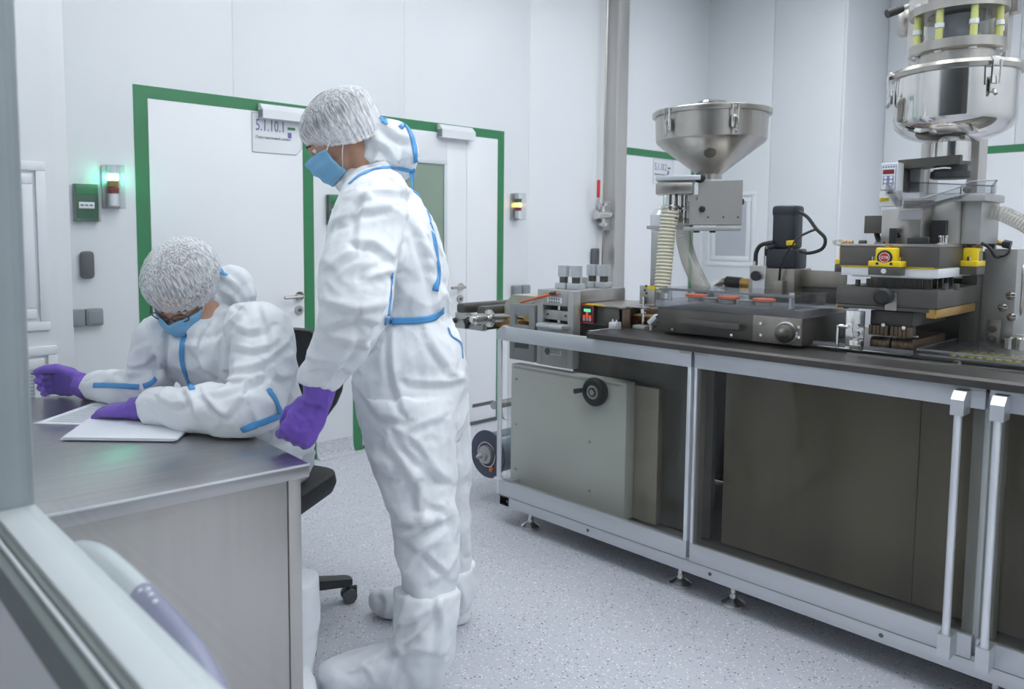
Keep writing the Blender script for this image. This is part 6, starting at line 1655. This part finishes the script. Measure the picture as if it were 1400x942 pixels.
folds(me, [[(205, 443), (219, 491), (219, 522), 1.3], [(150, 494), (191, 498), (212, 481)], [(160, 505), (178, 511), (196, 505)], [(297, 522), (304, 464), (326, 440), -.9], [(342, 416), (311, 443), (301, 457)],
    [(318, 505), (355, 498), (393, 467), 1.2], [(304, 525), (322, 520), (342, 518)], [(280, 539), (308, 566), (328, 540), 1.2], [(250, 529), (260, 540), (270, 568)], [(294, 539), (338, 525), (362, 511), 1.2],
    [(236, 460), (234, 490), (238, 512)], [(262, 474), (275, 495), (294, 512)], [(359, 419), (373, 464), (369, 525), 1.2], [(320, 470), (345, 478), (372, 470)], [(325, 445), (342, 452), (366, 446)], [(283, 452), (275, 478), (282, 505)],
    [(365, 500), (380, 515), (398, 512)], [(345, 560), (352, 578), (340, 588)], [(222, 545), (240, 552), (262, 546)], [(208, 470), (190, 478), (176, 492)], [(376, 590), (390, 594), (410, 590)], [(298, 374), (318, 386), (338, 405), 1.2], [(312, 366), (328, 378), (336, 392)], [(300, 395), (316, 402), (330, 418)]], .0122, 4.5)
for v in me.vertices:
    p = v.co; lx = (p.x - 1.022) * math.cos(-RZ) - (p.y - 1.682) * math.sin(-RZ); ly = (p.x - 1.022) * math.sin(-RZ) + (p.y - 1.682) * math.cos(-RZ)
    if -TW < lx < 0 and 0 < ly < TD and .72 < p.z < .756 : v.co.z = .757
suitB = put('coverall', me, 'suit_white', pb)
# cuffs
for pts in ([(V(236, 556, 2.335), .060), (V(216, 556, 2.355), .060), (V(203, 556, 2.37), .054)], [(V(150, 528, 2.68), .055), (V(136, 528, 2.715), .055), (V(125, 528, 2.74), .047)]):
    mb = MB(); limb(mb, pts); me = fuse(mb, .006, 2, 'sleeve_cuff'); crumple(me, .006, 14, seed=5)
    for v in me.vertices: v.co.z = max(v.co.z, .757)
    put('sleeve_cuff', me, 'suit_white', pb)
# feet
for a, d in ((aL, Vector((-.35, -.9, 0))), (aR, Vector((-.7, -.6, 0)))):
    d.normalize(); mb = MB(); h = Vector((a.x, a.y, .06)); 
    limb(mb, [(a + Vector((0, 0, .22)), .082), (a + Vector((0, 0, .10)), .086), (a, .08), (h, .065)]); limb(mb, [(h - d * .05, .056), (h + d * .05, .06), (h + d * .13, .05), (h + d * .19 - Vector((0, 0, .015)), .04)])
    me = fuse(mb, .008, 3, 'boot_cover'); crumple(me, .010, 9, seed=a.x * 9)
    for v in me.vertices: v.co.z = max(v.co.z, .004)
    put('boot_cover', me, 'suit_white', pb)
# gloves: left hand flat on the paper, right hand closed round a pen
WL = V(186, 557, 2.385); WL.z = .795
tipL = V(100, 572, 2.50); tipL.z = .762
glove('glove', hand(WL, tipL - WL, (0, -.25, 1), True, ((.10, .12, .10), (.10, .18, .12), (.25, .45, .3), (.35, .6, .4)), ((.85, .5, -.25), (.6, .8, -.2), (.4, .9, -.1)), 1.18, .13,
                    [(V(200, 556, 2.37), .037), (V(212, 556, 2.355), .040)]), pb, .0022, 3)
WR = V(110, 533, 2.745); WR.z = max(WR.z, .805)
tipR = V(62, 524, 2.80); tipR.z = WR.z + .005
gR = glove('glove', hand(WR, tipR - WR, (.62, .78, .12), False, ((.75, 1.25, .7), (.95, 1.25, .6), (1.0, 1.25, .6), (1.0, 1.2, .6)), ((.45, .75, -.55), (.0, .9, -.6), (-.25, .85, -.5)), 1.32, .03,
                    [(V(119, 530, 2.74), .040), (V(130, 528, 2.73), .042)]), pb, .0022, 6)
dress_head(pb, HB, MBm, True, 1.08)
ribB = lambda px, w, **k: ribbon('blue_tape', pb, suitB, px, w, 'blue_tape', **k)
ribB([(254, 456), (249, 474), (250, 497), (256, 517), (263, 533)], .017)
ribB([(128, 527), (150, 527), (172, 528), (190, 529)], .017)
ribB([(196, 528), (206, 524), (214, 517)], .016)
ribB([(330, 588), (352, 580), (378, 570), (404, 558)], .020)
ribB([(366, 532), (376, 546), (384, 566)], .016)
ribB([(301, 368), (305, 374), (311, 377)], .012)
# pen in the writing hand
p0 = V(43, 518, 2.76); p1 = V(92, 522, 2.76); p0.z = WR.z + .028; p1.z = WR.z + .034
pn = thing('pen', p0, 'slim dark blue pen held in the closed purple glove', 'pen')
MB().tube([p0, p0.lerp(p1, .1), p0.lerp(p1, .15), p1], [.002, .0045, .005, .005], 10).build('pen_barrel', 'ink', pn)
MB().cyl(p1, p1 + (p1 - p0) * .25, .0052, seg=10).build('pen_cap', 'film_side', pn)
